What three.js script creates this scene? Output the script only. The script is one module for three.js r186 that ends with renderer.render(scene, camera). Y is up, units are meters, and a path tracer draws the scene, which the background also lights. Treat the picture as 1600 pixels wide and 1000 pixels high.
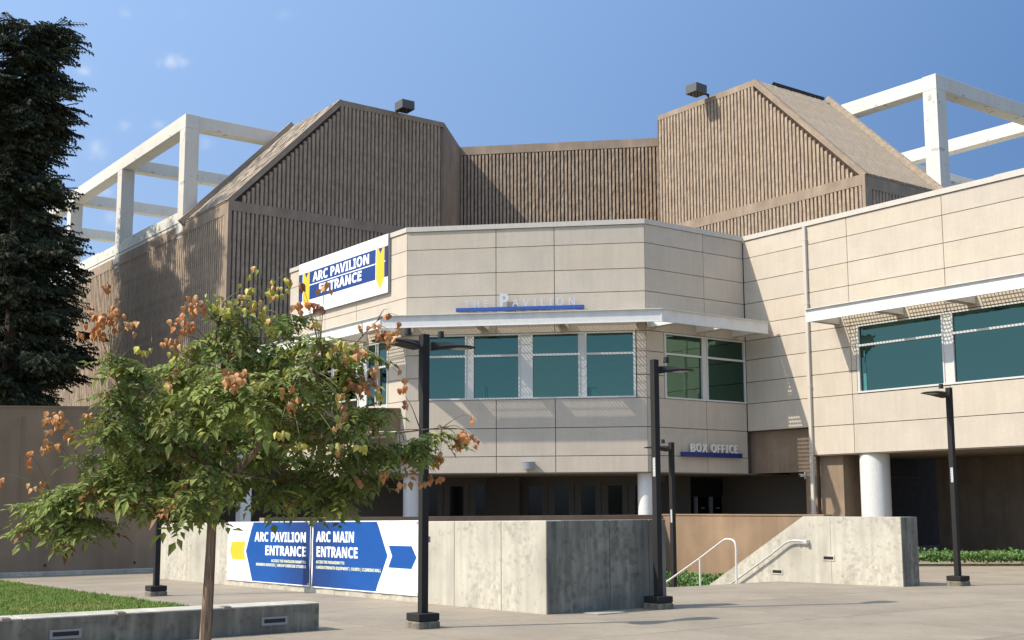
import * as THREE from 'three';
import { RoundedBoxGeometry } from 'three/addons/geometries/RoundedBoxGeometry.js';
import { mergeGeometries, mergeVertices } from 'three/addons/utils/BufferGeometryUtils.js';
import { FontLoader } from 'three/addons/loaders/FontLoader.js';
import { TextGeometry } from 'three/addons/geometries/TextGeometry.js';

// ---------------------------------------------------------------- camera, sky, sun, exposure
const scene = new THREE.Scene();
const FOCAL = 1897.23, FULLH = 1100;                       // the picture was cropped from a taller frame: its axis passes below the middle
const camera = new THREE.PerspectiveCamera(2 * Math.atan(FULLH / 2 / FOCAL) * 180 / Math.PI, 1600 / FULLH, 0.1, 3000);
camera.position.set(0, 1.6, 0);
camera.rotation.order = 'YXZ';
camera.rotation.set(7.32265 * Math.PI / 180, 0, -0.181656 * Math.PI / 180);
camera.setViewOffset(1600, FULLH, 0, 0, 1600, 1000);
camera.updateProjectionMatrix(); camera.updateMatrixWorld();
scene.add(camera);

const EXPOSURE = 1.3, SUN = 3.9;
const SUNDIR = new THREE.Vector3(-0.966, 1.06, 0.259).normalize();
const sun = new THREE.DirectionalLight(new THREE.Color().setRGB(1, 0.91, 0.79), SUN);
sun.position.copy(SUNDIR).multiplyScalar(90).add(new THREE.Vector3(0, 0, -40));
sun.target.position.set(0, 0, -40);
sun.castShadow = true;
sun.shadow.mapSize.set(4096, 4096);
Object.assign(sun.shadow.camera, { left: -60, right: 60, top: 60, bottom: -60, near: 1, far: 260 });
sun.shadow.radius = 1; sun.shadow.bias = -0.0005;
scene.add(sun, sun.target);

// ---------------------------------------------------------------- random numbers, noise
function rng(seed) { let a = seed >>> 0; return () => { a = (a + 0x6D2B79F5) | 0; let t = Math.imul(a ^ (a >>> 15), 1 | a); t = (t + Math.imul(t ^ (t >>> 7), 61 | t)) ^ t; return ((t ^ (t >>> 14)) >>> 0) / 4294967296; }; }
const R = rng(20240611);
const rr = (a, b) => a + (b - a) * R();
const sat = (v) => Math.min(1, Math.max(0, v));
const sstep = (a, b, v) => { const t = sat((v - a) / (b - a)); return t * t * (3 - 2 * t); };
function hash(x, y, s) { let h = Math.imul(x, 374761393) + Math.imul(y, 668265263) + Math.imul(s, 1274126177); h = Math.imul(h ^ (h >>> 13), 1274126177); return ((h ^ (h >>> 16)) >>> 0) / 4294967296; }
function vnoise(x, y, px, py, s) {                          // value noise that repeats every px, py cells
  const xi = Math.floor(x), yi = Math.floor(y), fx = x - xi, fy = y - yi;
  const u = fx * fx * (3 - 2 * fx), v = fy * fy * (3 - 2 * fy);
  const m = (a, n) => ((a % n) + n) % n;
  const x0 = m(xi, px), x1 = m(xi + 1, px), y0 = m(yi, py), y1 = m(yi + 1, py);
  return (hash(x0, y0, s) * (1 - u) + hash(x1, y0, s) * u) * (1 - v) + (hash(x0, y1, s) * (1 - u) + hash(x1, y1, s) * u) * v;
}
function fbm(u, v, n, oct, s, ny = n) { let a = 0, w = 0.5, t = 0; for (let i = 0; i < oct; i++) { a += w * vnoise(u * n, v * ny, n, ny, s + i); t += w; w *= 0.55; n *= 2; ny *= 2; } return a / t; }

// the sky: clear blue, paler towards the sun and the horizon, a few wisps of cloud
{
  const W = 2048, H = 1024, data = new Float32Array(W * H * 4), d = new THREE.Vector3();
  const deep = [0.085, 0.187, 0.405], pale = [0.276, 0.432, 0.715], hor = [0.80, 0.98, 1.12];
  const clouds = [];
  const wisp = (px, py, w, h, k) => clouds.push([(px - 800) / FOCAL, Math.tan(Math.atan((550 - py) / FOCAL) + 0.1278), w / FOCAL, h / FOCAL, k]);
  wisp(250, 95, 24, 11, 0.75); wisp(131, 233, 20, 17, 0.5); wisp(70, 240, 24, 20, 0.4); wisp(107, 110, 12, 8, 0.6); wisp(262, 20, 10, 5, 0.5); wisp(172, 17, 12, 5, 0.4);
  wisp(176, 195, 14, 10, 0.25); wisp(230, 193, 12, 9, 0.3); wisp(305, 222, 16, 10, 0.28); wisp(160, 340, 16, 14, 0.3); wisp(430, 22, 20, 6, 0.2); wisp(148, 297, 14, 8, 0.35);
  for (let j = 0; j < H; j++) for (let i = 0; i < W; i++) {
    const th = ((i + 0.5) / W - 0.5) * 2 * Math.PI, la = ((j + 0.5) / H - 0.5) * Math.PI;
    d.set(Math.cos(la) * Math.cos(th), Math.sin(la), Math.cos(la) * Math.sin(th));
    const c = d.dot(SUNDIR), t = sat((c + 0.22) / 0.58), e = Math.max(0, d.y);
    const halo = 0.9 * Math.pow(sat(c), 6) + 1.4 * Math.pow(sat(c), 40);
    const hz = Math.pow(1 - e, 9.5) * 0.8;
    const o = (j * W + i) * 4;
    let wsp = 0;
    if (d.z < -0.3 && d.y > 0) {
      const X = d.x / -d.z, Y = d.y / Math.hypot(d.z, 0);
      for (const [cx, cy, w, h, k] of clouds) { const q = ((X - cx) / w) ** 2 + ((Y - cy) / h) ** 2; if (q < 6) wsp += 1.0 * k * Math.exp(-q * 1.3) * sstep(0.36, 0.8, 0.5 * vnoise(X * 260 + Y * 120, Y * 480, 4096, 4096, 7) + 0.3 * vnoise(X * 600, Y * 900, 4096, 4096, 8) + 0.3 * Math.exp(-q)); }
    }
    wsp = Math.min(0.8, wsp);
    for (let k = 0; k < 3; k++) {
      let v = deep[k] + (pale[k] - deep[k]) * t + halo * [1, 0.97, 0.9][k];
      v = v * (1 - hz) + hor[k] * (0.85 + 0.4 * t) * hz;
      v = v * (1 - wsp) + [0.72, 0.76, 0.82][k] * wsp;
      if (d.y < 0) v = [0.17, 0.165, 0.15][k];
      data[o + k] = v;
    }
    data[o + 3] = 1;
  }
  const sky = new THREE.DataTexture(data, W, H, THREE.RGBAFormat, THREE.FloatType);
  sky.mapping = THREE.EquirectangularReflectionMapping; sky.magFilter = sky.minFilter = THREE.LinearFilter; sky.wrapS = THREE.RepeatWrapping; sky.needsUpdate = true;
  scene.background = sky; scene.environment = sky;
}
const renderer = new THREE.WebGLRenderer({ antialias: true });
renderer.toneMapping = THREE.LinearToneMapping;
renderer.toneMappingExposure = EXPOSURE;
renderer.shadowMap.enabled = true;

// ---------------------------------------------------------------- directions of the place
const deg = Math.PI / 180, th = 8.5 * deg;
const V = (x, y, z) => new THREE.Vector3(x, y, z);
const A = V(Math.cos(th + Math.PI / 4), 0, Math.sin(th + Math.PI / 4));       // along the sunlit walls, towards us
const B = V(Math.cos(Math.PI / 4 - th), 0, -Math.sin(Math.PI / 4 - th));      // along the shaded walls, away from us
const F = V(Math.cos(th), 0, Math.sin(th));                                   // along the front of the pavilion
const N = V(-Math.sin(th), 0, Math.cos(th));                                  // outward normal of that front
const yaw = (d) => Math.atan2(-d.z, d.x);
const FR = V(4.4623, 0, -40), FL = FR.clone().addScaledVector(F, -8.165), BR = FR.clone().addScaledVector(B, 4.7793);
const LE = FL.clone().addScaledVector(A, -9);
const WC = V(0.507, 0, -18.72);                                               // near corner of the grey concrete wall
const ab = (a, b, y = 0) => WC.clone().addScaledVector(A, a).addScaledVector(B, b).setY(y);
const SLOPE = 0.0105;
const gy = (a) => SLOPE * Math.max(-32, Math.min(0, a));                      // the plaza falls gently away along the wall
const aOf = (p) => (p.x - WC.x) * A.x + (p.z - WC.z) * A.z;

// ---------------------------------------------------------------- names, things, parts
const used = {};
function numbered(n) { used[n] = (used[n] || 0) + 1; return used[n] === 1 ? n : `${n}_${String(used[n] - 1).padStart(3, '0')}`; }
function tag(o, label, category, group, kind) { Object.assign(o.userData, { label, category }); if (group) o.userData.group = group; if (kind) o.userData.kind = kind; return o; }
function thing(name, label, category, pos = V(0, 0, 0), dir = null, group) { const g = new THREE.Group(); g.name = numbered(name); g.position.copy(pos); if (dir) g.rotation.y = yaw(dir); scene.add(g); return tag(g, label, category, group); }
function mesh(name, geo, mat, parent, kind) { const m = new THREE.Mesh(geo, mat); m.name = name; m.castShadow = m.receiveShadow = true; if (kind) m.userData.kind = kind; (parent || scene).add(m); return m; }
function frame(o, d) { return { o, d, a: yaw(d), n: V(Math.sin(yaw(d)), 0, Math.cos(yaw(d))) }; }
function set(m, fr, base = null) { m.position.copy(fr.o); if (base) m.position.sub(base); m.rotation.y = fr.a; return m; }
const at = (fr, s, y, d) => fr.o.clone().addScaledVector(fr.d, s).addScaledVector(fr.n, d).setY(fr.o.y + y);

// ---------------------------------------------------------------- geometry helpers
function uvMap(g) {                                          // uv in metres from the dominant side of each face
  if (g.index) g = g.toNonIndexed();
  const p = g.attributes.position, n = p.count, uv = new Float32Array(n * 2);
  const a = V(), b = V(), c = V(), e = V(), f = V();
  for (let i = 0; i < n; i += 3) {
    a.fromBufferAttribute(p, i); b.fromBufferAttribute(p, i + 1); c.fromBufferAttribute(p, i + 2);
    e.subVectors(b, a).cross(f.subVectors(c, a)); const X = Math.abs(e.x), Y = Math.abs(e.y), Z = Math.abs(e.z);
    for (let k = 0; k < 3; k++) { const q = [a, b, c][k], o = (i + k) * 2; if (Z >= X && Z >= Y) { uv[o] = q.x; uv[o + 1] = q.y; } else if (X >= Y) { uv[o] = q.z; uv[o + 1] = q.y; } else { uv[o] = q.x; uv[o + 1] = q.z; } }
  }
  g.setAttribute('uv', new THREE.BufferAttribute(uv, 2));
  return g;
}
function bx(x0, x1, y0, y1, z0, z1) { const g = new THREE.BoxGeometry(Math.abs(x1 - x0), Math.abs(y1 - y0), Math.abs(z1 - z0)); g.translate((x0 + x1) / 2, (y0 + y1) / 2, (z0 + z1) / 2); return uvMap(g); }
function rbx(x0, x1, y0, y1, z0, z1, r = 0.015) { const g = new RoundedBoxGeometry(Math.abs(x1 - x0), Math.abs(y1 - y0), Math.abs(z1 - z0), 1, r); g.translate((x0 + x1) / 2, (y0 + y1) / 2, (z0 + z1) / 2); return uvMap(g); }
const clean = (g) => { for (const k of Object.keys(g.attributes)) if (!['position', 'normal', 'uv', 'color'].includes(k)) g.deleteAttribute(k); return g.index ? g.toNonIndexed() : g; };
const merge = (l) => mergeGeometries(l.map(clean));
function shear(g, k, axis = 'x') { const p = g.attributes.position; for (let i = 0; i < p.count; i++) p.setY(i, p.getY(i) + k * (axis === 'x' ? p.getX(i) : p.getZ(i))); g.computeVertexNormals(); return g; }
function poly(pts, y0, y1) { // pts in world x,z: prism
  const s = new THREE.Shape(pts.map((q) => new THREE.Vector2(q.x, -q.z)));
  const g = new THREE.ExtrudeGeometry(s, { depth: y1 - y0, bevelEnabled: false }); g.rotateX(-Math.PI / 2); g.translate(0, y0, 0); return uvMap(g);
}
function prism(pts, z0, z1) { const g = new THREE.ExtrudeGeometry(new THREE.Shape(pts.map((q) => new THREE.Vector2(q[0], q[1]))), { depth: z1 - z0, bevelEnabled: false }); g.translate(0, 0, z0); return uvMap(g); }
function tube(pts, r0, r1, seg = 8, rad = 6) {
  const c = new THREE.CatmullRomCurve3(pts), g = new THREE.TubeGeometry(c, seg, 1, rad, false), p = g.attributes.position, q = V(), w = V();
  for (let i = 0; i <= seg; i++) { c.getPointAt(i / seg, q); const r = r0 + (r1 - r0) * i / seg; for (let j = 0; j <= rad; j++) { const k = i * (rad + 1) + j; w.fromBufferAttribute(p, k).sub(q).multiplyScalar(r).add(q); p.setXYZ(k, w.x, w.y, w.z); } }
  g.computeVertexNormals(); return g;
}

// ---------------------------------------------------------------- materials
function texture(size, fn, srgb = true) {
  const data = new Uint8Array(size * size * 4);
  for (let j = 0; j < size; j++) for (let i = 0; i < size; i++) { const c = fn(i / size, j / size), o = (j * size + i) * 4; for (let k = 0; k < 3; k++) data[o + k] = 255 * sat(Array.isArray(c) ? c[k] : c); data[o + 3] = 255; }
  const t = new THREE.DataTexture(data, size, size); t.wrapS = t.wrapT = THREE.RepeatWrapping; t.magFilter = THREE.LinearFilter; t.minFilter = THREE.LinearMipmapLinearFilter; t.generateMipmaps = true; if (srgb) t.colorSpace = THREE.SRGBColorSpace; t.needsUpdate = true; return t;
}
const rep = (t, w, h = w) => { const c = t.clone(); c.repeat.set(1 / w, 1 / h); c.needsUpdate = true; return c; };
const C = (r, g, b) => new THREE.Color().setRGB(r, g, b);
const std = (c, rough = 0.8, o = {}) => new THREE.MeshStandardMaterial({ color: c, roughness: rough, ...o });
const tStucco = texture(512, (u, v) => 0.93 + 0.03 * (fbm(u, v, 6, 4, 3) - 0.5) * 2 + 0.05 * (fbm(u, v, 24, 3, 13, 2) - 0.5) + 0.05 * (vnoise(u * 170, v * 170, 170, 170, 9) - 0.5));
const tGrain = texture(512, (u, v) => 0.55 + 0.6 * (fbm(u, v, 40, 3, 21) - 0.5), false);
const tConc = texture(1024, (u, v) => {                      // board-marked, water-streaked concrete
  const b = fbm(u, v, 5, 5, 31), st = fbm(u, v, 28, 3, 41, 3), sp = fbm(u, v, 48, 3, 51), mask = fbm(u, v, 4, 3, 61);
  const blot = sstep(0.5, 0.78, sp * 0.55 + mask * 0.45 + 0.2 * (st - 0.5));
  let c = 0.93 + 0.2 * (b - 0.5) + 0.15 * (st - 0.5) - 0.13 * blot;
  if (vnoise(u * 260, v * 260, 260, 260, 71) > 0.972) c -= 0.22;
  return [c, c * 0.992, c * 0.965];
});
const tConcSoft = texture(512, (u, v) => { const k = fbm(u, v, 5, 4, 831), s = fbm(u, v, 30, 3, 837, 4); const c = 0.95 + 0.06 * (k - 0.5) + 0.05 * (s - 0.5) - 0.16 * sstep(0.74, 0.8, fbm(u, v, 14, 3, 839)); return [c, c * 0.995, c * 0.98]; });
const tDarkConc = texture(1024, (u, v) => {
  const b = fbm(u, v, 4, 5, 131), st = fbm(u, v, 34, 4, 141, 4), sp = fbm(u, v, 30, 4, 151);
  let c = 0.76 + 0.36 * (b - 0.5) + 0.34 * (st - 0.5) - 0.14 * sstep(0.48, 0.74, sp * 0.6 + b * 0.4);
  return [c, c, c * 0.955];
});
const tPave = texture(1024, (u, v) => { const b = fbm(u, v, 4, 5, 231), g = vnoise(u * 300, v * 300, 300, 300, 5), m = fbm(u, v, 20, 3, 239); const gum = vnoise(u * 90, v * 90, 90, 90, 77) > 0.985 ? 0.13 : 0; const c = 0.86 - gum + 0.16 * (b - 0.5) + 0.07 * (g - 0.5) + 0.06 * (m - 0.5) - 0.05 * sstep(0.62, 0.75, m); return [c, c * 0.985, c * 0.95]; });
const tRib = texture(512, (u, v) => { const b = fbm(u, v, 8, 4, 331), g = fbm(u, v, 64, 2, 337); return 0.85 + 0.2 * (b - 0.5) + 0.26 * (g - 0.5); });
const tBlock = texture(512, (u, v) => { const b = fbm(u, v, 6, 4, 431), s = fbm(u, v, 20, 2, 433, 2); const c = 0.84 + 0.18 * (b - 0.5) + 0.14 * (s - 0.5); return [c, c * 0.985, c * 0.96]; });
const tBark = texture(256, (u, v) => { const s = fbm(u, v, 16, 4, 531, 3); return [0.45 + 0.75 * (s - 0.3), 0.42 + 0.7 * (s - 0.3), 0.38 + 0.66 * (s - 0.3)]; });
const M = {};
M.panel = [[0.635, 0.554, 0.440], [0.655, 0.569, 0.452], [0.616, 0.541, 0.436], [0.640, 0.553, 0.430]].map((c, i) => { const t = rep(tStucco, 3.1); t.offset.set(i * 0.27, i * 0.41); return std(C(...c), 0.82, { map: t, bumpMap: rep(tGrain, 0.8), bumpScale: 0.0012 }); });
M.core = std(C(0.10, 0.085, 0.07), 0.9);
M.coping = std(C(0.66, 0.61, 0.52), 0.5, { map: rep(tStucco, 2) });
M.white = std(C(0.84, 0.83, 0.78), 0.5, { map: rep(tStucco, 1.3) });
M.frame = std(C(0.62, 0.62, 0.58), 0.42);
M.glass = [0, 1, 2].map((i) => new THREE.MeshPhysicalMaterial({ color: C(0.072 + 0.005 * i, 0.140 + 0.005 * i, 0.118), metalness: 1, roughness: 0.03, bumpMap: rep(tGrain, 9 + i), bumpScale: 0.002 }));
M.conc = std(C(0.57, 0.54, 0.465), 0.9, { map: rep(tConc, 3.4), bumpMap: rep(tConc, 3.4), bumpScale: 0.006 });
M.darkconc = std(C(0.385, 0.365, 0.325), 0.9, { map: rep(tDarkConc, 2.7), bumpMap: rep(tDarkConc, 2.7), bumpScale: 0.008 });  // darker, streakier concrete than the rest, for front and end faces
M.pave = [[0.405, 0.350, 0.276], [0.392, 0.340, 0.270], [0.415, 0.357, 0.280], [0.372, 0.322, 0.256]].map((c, i) => { const t = rep(tPave, 3.7); t.offset.set(i * 0.31, i * 0.17); return std(C(...c), 0.92, { map: t, bumpMap: rep(tGrain, 0.6), bumpScale: 0.002 }); });
M.ground = std(C(0.27, 0.235, 0.185), 0.95, { map: rep(tPave, 5) });
M.rib = std(C(0.585, 0.45, 0.32), 0.95, { map: rep(tRib, 1.7), bumpMap: rep(tRib, 0.7), bumpScale: 0.006 });
M.ribshade = std(C(0.115, 0.08, 0.055), 0.95, { map: rep(tRib, 1.7) });  // backing between the ribs: groove shadow put into a darker colour
M.ribsmooth = std(C(0.485, 0.385, 0.29), 0.9, { map: rep(tBlock, 4) });
M.roof = std(C(0.60, 0.49, 0.365), 0.9, { map: rep(tRib, 1.1), bumpMap: rep(tRib, 0.6), bumpScale: 0.03 });
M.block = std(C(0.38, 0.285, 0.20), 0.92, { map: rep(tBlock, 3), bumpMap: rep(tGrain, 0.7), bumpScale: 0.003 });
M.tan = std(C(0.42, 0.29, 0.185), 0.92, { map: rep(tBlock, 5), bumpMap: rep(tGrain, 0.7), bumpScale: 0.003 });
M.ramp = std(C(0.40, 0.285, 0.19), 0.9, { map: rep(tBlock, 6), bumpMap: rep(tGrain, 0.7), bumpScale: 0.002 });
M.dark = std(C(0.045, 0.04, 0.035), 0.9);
M.black = std(C(0.012, 0.012, 0.013), 0.5);
M.pole = std(C(0.014, 0.0125, 0.011), 0.8, { bumpMap: rep(tGrain, 0.3), bumpScale: 0.001 });
M.door = std(C(0.075, 0.068, 0.058), 0.7);
M.doorglass = new THREE.MeshPhysicalMaterial({ color: C(0.004, 0.004, 0.004), roughness: 0.12, specularIntensity: 0.35 });
M.blue = std(C(0.028, 0.085, 0.33), 0.45);
M.bluedark = std(C(0.012, 0.03, 0.16), 0.45);
M.letter = std(C(0.56, 0.60, 0.66), 0.4);
M.letterbox = std(C(0.78, 0.75, 0.68), 0.5);
M.grey = std(C(0.30, 0.31, 0.32), 0.5);
M.steel = std(C(0.62, 0.61, 0.58), 0.38, { metalness: 0.15 });
M.bark = std(C(0.64, 0.50, 0.39), 0.95, { map: rep(tBark, 0.22, 0.5), bumpMap: rep(tBark, 0.22, 0.5), bumpScale: 0.008 });
M.barkdark = std(C(0.12, 0.08, 0.055), 0.95, { map: rep(tBark, 1, 3) });
M.frameW = std(C(0.78, 0.755, 0.68), 0.7, { map: rep(tConcSoft, 5), bumpMap: rep(tConc, 6), bumpScale: 0.002 });

// ---------------------------------------------------------------- ground and paving
{
  const HA = [-10.6, -3.9], HB = [5.75, 12.5];                 // the stair well
  const ca = [-900, -32, HA[0], HA[1], 0, 900], cb = [-900, HB[0], HB[1], 900], pos = [], uv = [];
  for (let i = 0; i + 1 < ca.length; i++) for (let j = 0; j + 1 < cb.length; j++) {
    if (i === 2 && j === 1) continue;
    const q = [[0, 0], [1, 0], [1, 1], [0, 0], [1, 1], [0, 1]].map(([x, y]) => ab(ca[i + x], cb[j + y], gy(ca[i + x]) - 0.05));
    for (const p of q) { pos.push(p.x, p.y, p.z); uv.push(p.x, p.z); }
  }
  const g = new THREE.BufferGeometry(); g.setAttribute('position', new THREE.Float32BufferAttribute(pos, 3)); g.setAttribute('uv', new THREE.Float32BufferAttribute(uv, 2)); g.computeVertexNormals();
  tag(mesh('ground', g, M.ground), 'grey ground under and around the paved plaza', 'ground', null, 'structure');
  const plaza = thing('plaza_pavement', 'sunlit concrete slabs of the plaza in front of the building', 'pavement'); plaza.userData.kind = 'structure';
  plaza.position.copy(WC); plaza.rotation.y = yaw(A);        // local x along A, local z along -B
  const P = 3, gap = 0.0065, flat = bx(gap, P - gap, -0.06, 0, gap, P - gap), tilt = shear(flat.clone(), SLOPE);
  const holeA = (a) => a + P > HA[0] && a < HA[1], inHole = (a, b) => b < HB[1] && b + P > HB[0] && holeA(a);
  for (let i = -12; i < 8; i++) for (let j = -6; j < 11; j++) {
    const a = i * P, b = j * P;
    const c = ab(a + P / 2, b + P / 2); if (c.z > -8 || Math.abs(c.x) > 0.55 * -c.z + 3) continue;
    if (inHole(a, b)) {                                      // cut slabs round the stair well
      const x0 = Math.max(a, HA[1] + 0.02), x1 = Math.min(a + P, HA[0]);
      if (a + P > HA[1] + 0.02 && a < HA[1]) { const g2 = shear(bx(x0 + gap, a + P - gap, -0.06, 0, gap, P - gap), SLOPE); g2.translate(0, 0, -b - P); mesh('paving_slab', g2, M.pave[(R() * 4) | 0], plaza); }
      if (b < HB[0] && a < HA[1]) { const e = Math.min(a + P, HA[1]); const g2 = shear(bx(a + gap, e - gap, -0.06, 0, gap, HB[0] - b - gap), SLOPE); g2.translate(0, 0, -HB[0]); mesh('paving_slab', g2, M.pave[(R() * 4) | 0], plaza); }
      continue;
    }
    const m = mesh('paving_slab', i < 0 ? tilt : flat, M.pave[R() < 0.16 ? 3 : (R() * 3) | 0], plaza); m.position.set(a, i < 0 ? gy(a) : 0, -b - P);
  }
  // utility cover
  const cov = thing('utility_cover', 'small pale utility cover set in the paving below the dark concrete wall end', 'utility cover', ab(0.36, 0.85, 0.004), B);
  mesh('lid', rbx(-0.27, 0.27, 0, 0.012, -0.16, 0.16, 0.004), std(C(0.5, 0.47, 0.4), 0.8, { map: rep(tConc, 2) }), cov);
  mesh('rim', merge([bx(-0.3, 0.3, -0.002, 0.008, 0.165, 0.195), bx(-0.3, 0.3, -0.002, 0.008, -0.195, -0.165), bx(-0.3, -0.275, -0.002, 0.008, -0.165, 0.165), bx(0.275, 0.3, -0.002, 0.008, -0.165, 0.165)]), M.grey, cov);
}
// lawn behind the seat wall
{
  const a0 = -19, a1 = -0.62, b0 = -15, b1 = -3.5;
  const g = new THREE.BufferGeometry(), q = [[a0, b0], [a1, b0], [a1, b1], [a0, b0], [a1, b1], [a0, b1]].map(([a, b]) => ab(a, b, gy(a) + 0.02));
  g.setFromPoints(q); g.setAttribute('uv', new THREE.Float32BufferAttribute(q.flatMap((p) => [p.x, p.z]), 2)); g.computeVertexNormals();
  const t = texture(256, (u, v) => { const n = fbm(u, v, 6, 4, 77), m = fbm(u, v, 40, 2, 79); return [0.42 + 0.35 * (n - 0.5) + 0.3 * (m - 0.5), 0.52 + 0.3 * (n - 0.5) + 0.3 * (m - 0.5), 0.22 + 0.15 * (m - 0.5)]; });
  const lawn = tag(mesh('lawn', g, std(C(0.55, 0.55, 0.55), 0.95, { map: rep(t, 2.5) })), 'strip of sunlit mown lawn behind the low seat wall', 'lawn', null, 'stuff');
  const bl = [], r = rng(5);
  for (let i = 0; i < 5; i++) { const an = r() * 6.28, lean = 0.02 * (0.5 + r()), w = 0.004; const dx = Math.cos(an), dz = Math.sin(an), ox = (r() - 0.5) * 0.04, oz = (r() - 0.5) * 0.04, h = 0.03 + 0.025 * r(); bl.push(ox - dz * w, 0, oz + dx * w, ox + dz * w, 0, oz - dx * w, ox + dx * lean, h, oz + dz * lean); }
  const tg = new THREE.BufferGeometry(); tg.setAttribute('position', new THREE.Float32BufferAttribute(bl, 3)); tg.computeVertexNormals();
  const K = 46000, im = new THREE.InstancedMesh(tg, std(C(1, 1, 1), 0.8, { side: THREE.DoubleSide }), K), m4 = new THREE.Matrix4(), q4 = new THREE.Quaternion(), col = new THREE.Color();
  for (let i = 0; i < K; i++) { const a = a1 - (a1 - a0) * Math.pow(r(), 1.1), b = b1 - 9.5 * r() + 0.02 * r(), s = 0.8 + 0.7 * r(); q4.setFromAxisAngle(V(0, 1, 0), r() * 6.28); m4.compose(ab(a, b, gy(a) + 0.02), q4, V(s, s * (0.7 + 0.6 * r()), s)); im.setMatrixAt(i, m4); const d = fbm(a / 20 + 2, b / 20 + 2, 12, 3, 91), dry = sstep(0.55, 0.75, d) * r(); col.setRGB(0.15 + 0.18 * dry + 0.06 * r(), 0.215 + 0.06 * dry + 0.08 * r(), 0.04 + 0.06 * dry); im.setColorAt(i, col); }
  im.name = 'grass_blades'; im.userData.kind = 'stuff'; im.receiveShadow = true; lawn.add(im);
}
// ---------------------------------------------------------------- low seat wall in the foreground
{
  const fr = frame(ab(-0.0, -3.83 - 13), B);
  const o = thing('seat_wall', 'low dark-faced concrete seat wall at the edge of the lawn with recessed step lights', 'seat wall', fr.o, B);
  const S = (b) => b + 3.83 + 13;
  for (const [b0, b1] of [[-16.8, -11.36], [-11.352, -7.606], [-7.598, -3.83]]) {
    const holes = b1 === -3.83 ? [[-4.64, -4.31]] : b0 < -7.7 && b1 > -8 ? [[-7.3, -6.95]] : [];
    mesh('wall_block', rbx(S(b0), S(b1), -0.1, 0.362, -0.55, -0.012, 0.012), M.conc, o);
  }
  mesh('dark_face', bx(S(-16.8), S(-3.835), -0.1, 0.345, -0.014, 0.0), M.darkconc, o);  // thin darker facing along the front of the blocks
  for (const [b0, b1] of [[-4.655, -4.295], [-7.31, -6.945], [-10.0, -9.64]]) {
    const x0 = S(b0), x1 = S(b1), y0 = 0.105, y1 = 0.212;
    const l = mesh('step_light', bx(x0 + 0.03, x1 - 0.03, y0 + 0.03, y1 - 0.025, 0.0, 0.003), M.black, o);
    mesh('rim', merge([bx(x0, x1, y1 - 0.025, y1, 0, 0.012), bx(x0, x1, y0, y0 + 0.03, 0, 0.012), bx(x0, x0 + 0.03, y0 + 0.03, y1 - 0.025, 0, 0.012), bx(x1 - 0.03, x1, y0 + 0.03, y1 - 0.025, 0, 0.012)]), M.grey, l);
  }
  for (const b of [-7.8, -6.48, -5.13]) mesh('skate_stop', merge([rbx(S(b) - 0.05, S(b) + 0.05, 0.335, 0.375, -0.05, 0.016, 0.006), rbx(S(b) - 0.05, S(b) + 0.05, 0.362, 0.378, -0.12, -0.05, 0.004)]), std(C(0.3, 0.26, 0.22), 0.5, { metalness: 0.4 }), o);
}
// ---------------------------------------------------------------- grey concrete wall (sunlit long side, shaded end)
{
  const o = thing('concrete_wall', 'grey board-marked concrete wall carrying the two blue banners, its end in shade', 'concrete wall', ab(0, 0), A);
  const cuts = [-16.33, -13.1, -9.9, -6.7, -4.6, -2.51, -1.165, 0];
  for (let i = 0; i + 1 < cuts.length; i++) { const g = shear(rbx(cuts[i] + 0.004, cuts[i + 1] - (i === cuts.length - 2 ? 0 : 0.004), -0.2, 1.41, -0.3, 0, 0.012), SLOPE); mesh('wall_segment', g, M.conc, o); }
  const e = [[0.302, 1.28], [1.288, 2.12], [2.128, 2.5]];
  for (const [b0, b1] of e) mesh('dark_wall_segment', rbx(-0.3, 0.004, -0.2, 1.408, -b1, -b0, 0.012), M.darkconc, o);
  mesh('dark_face', bx(0.0, 0.006, -0.2, 1.395, -0.30, -0.012), M.darkconc, o);  // thin darker facing on the wall end
}
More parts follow.
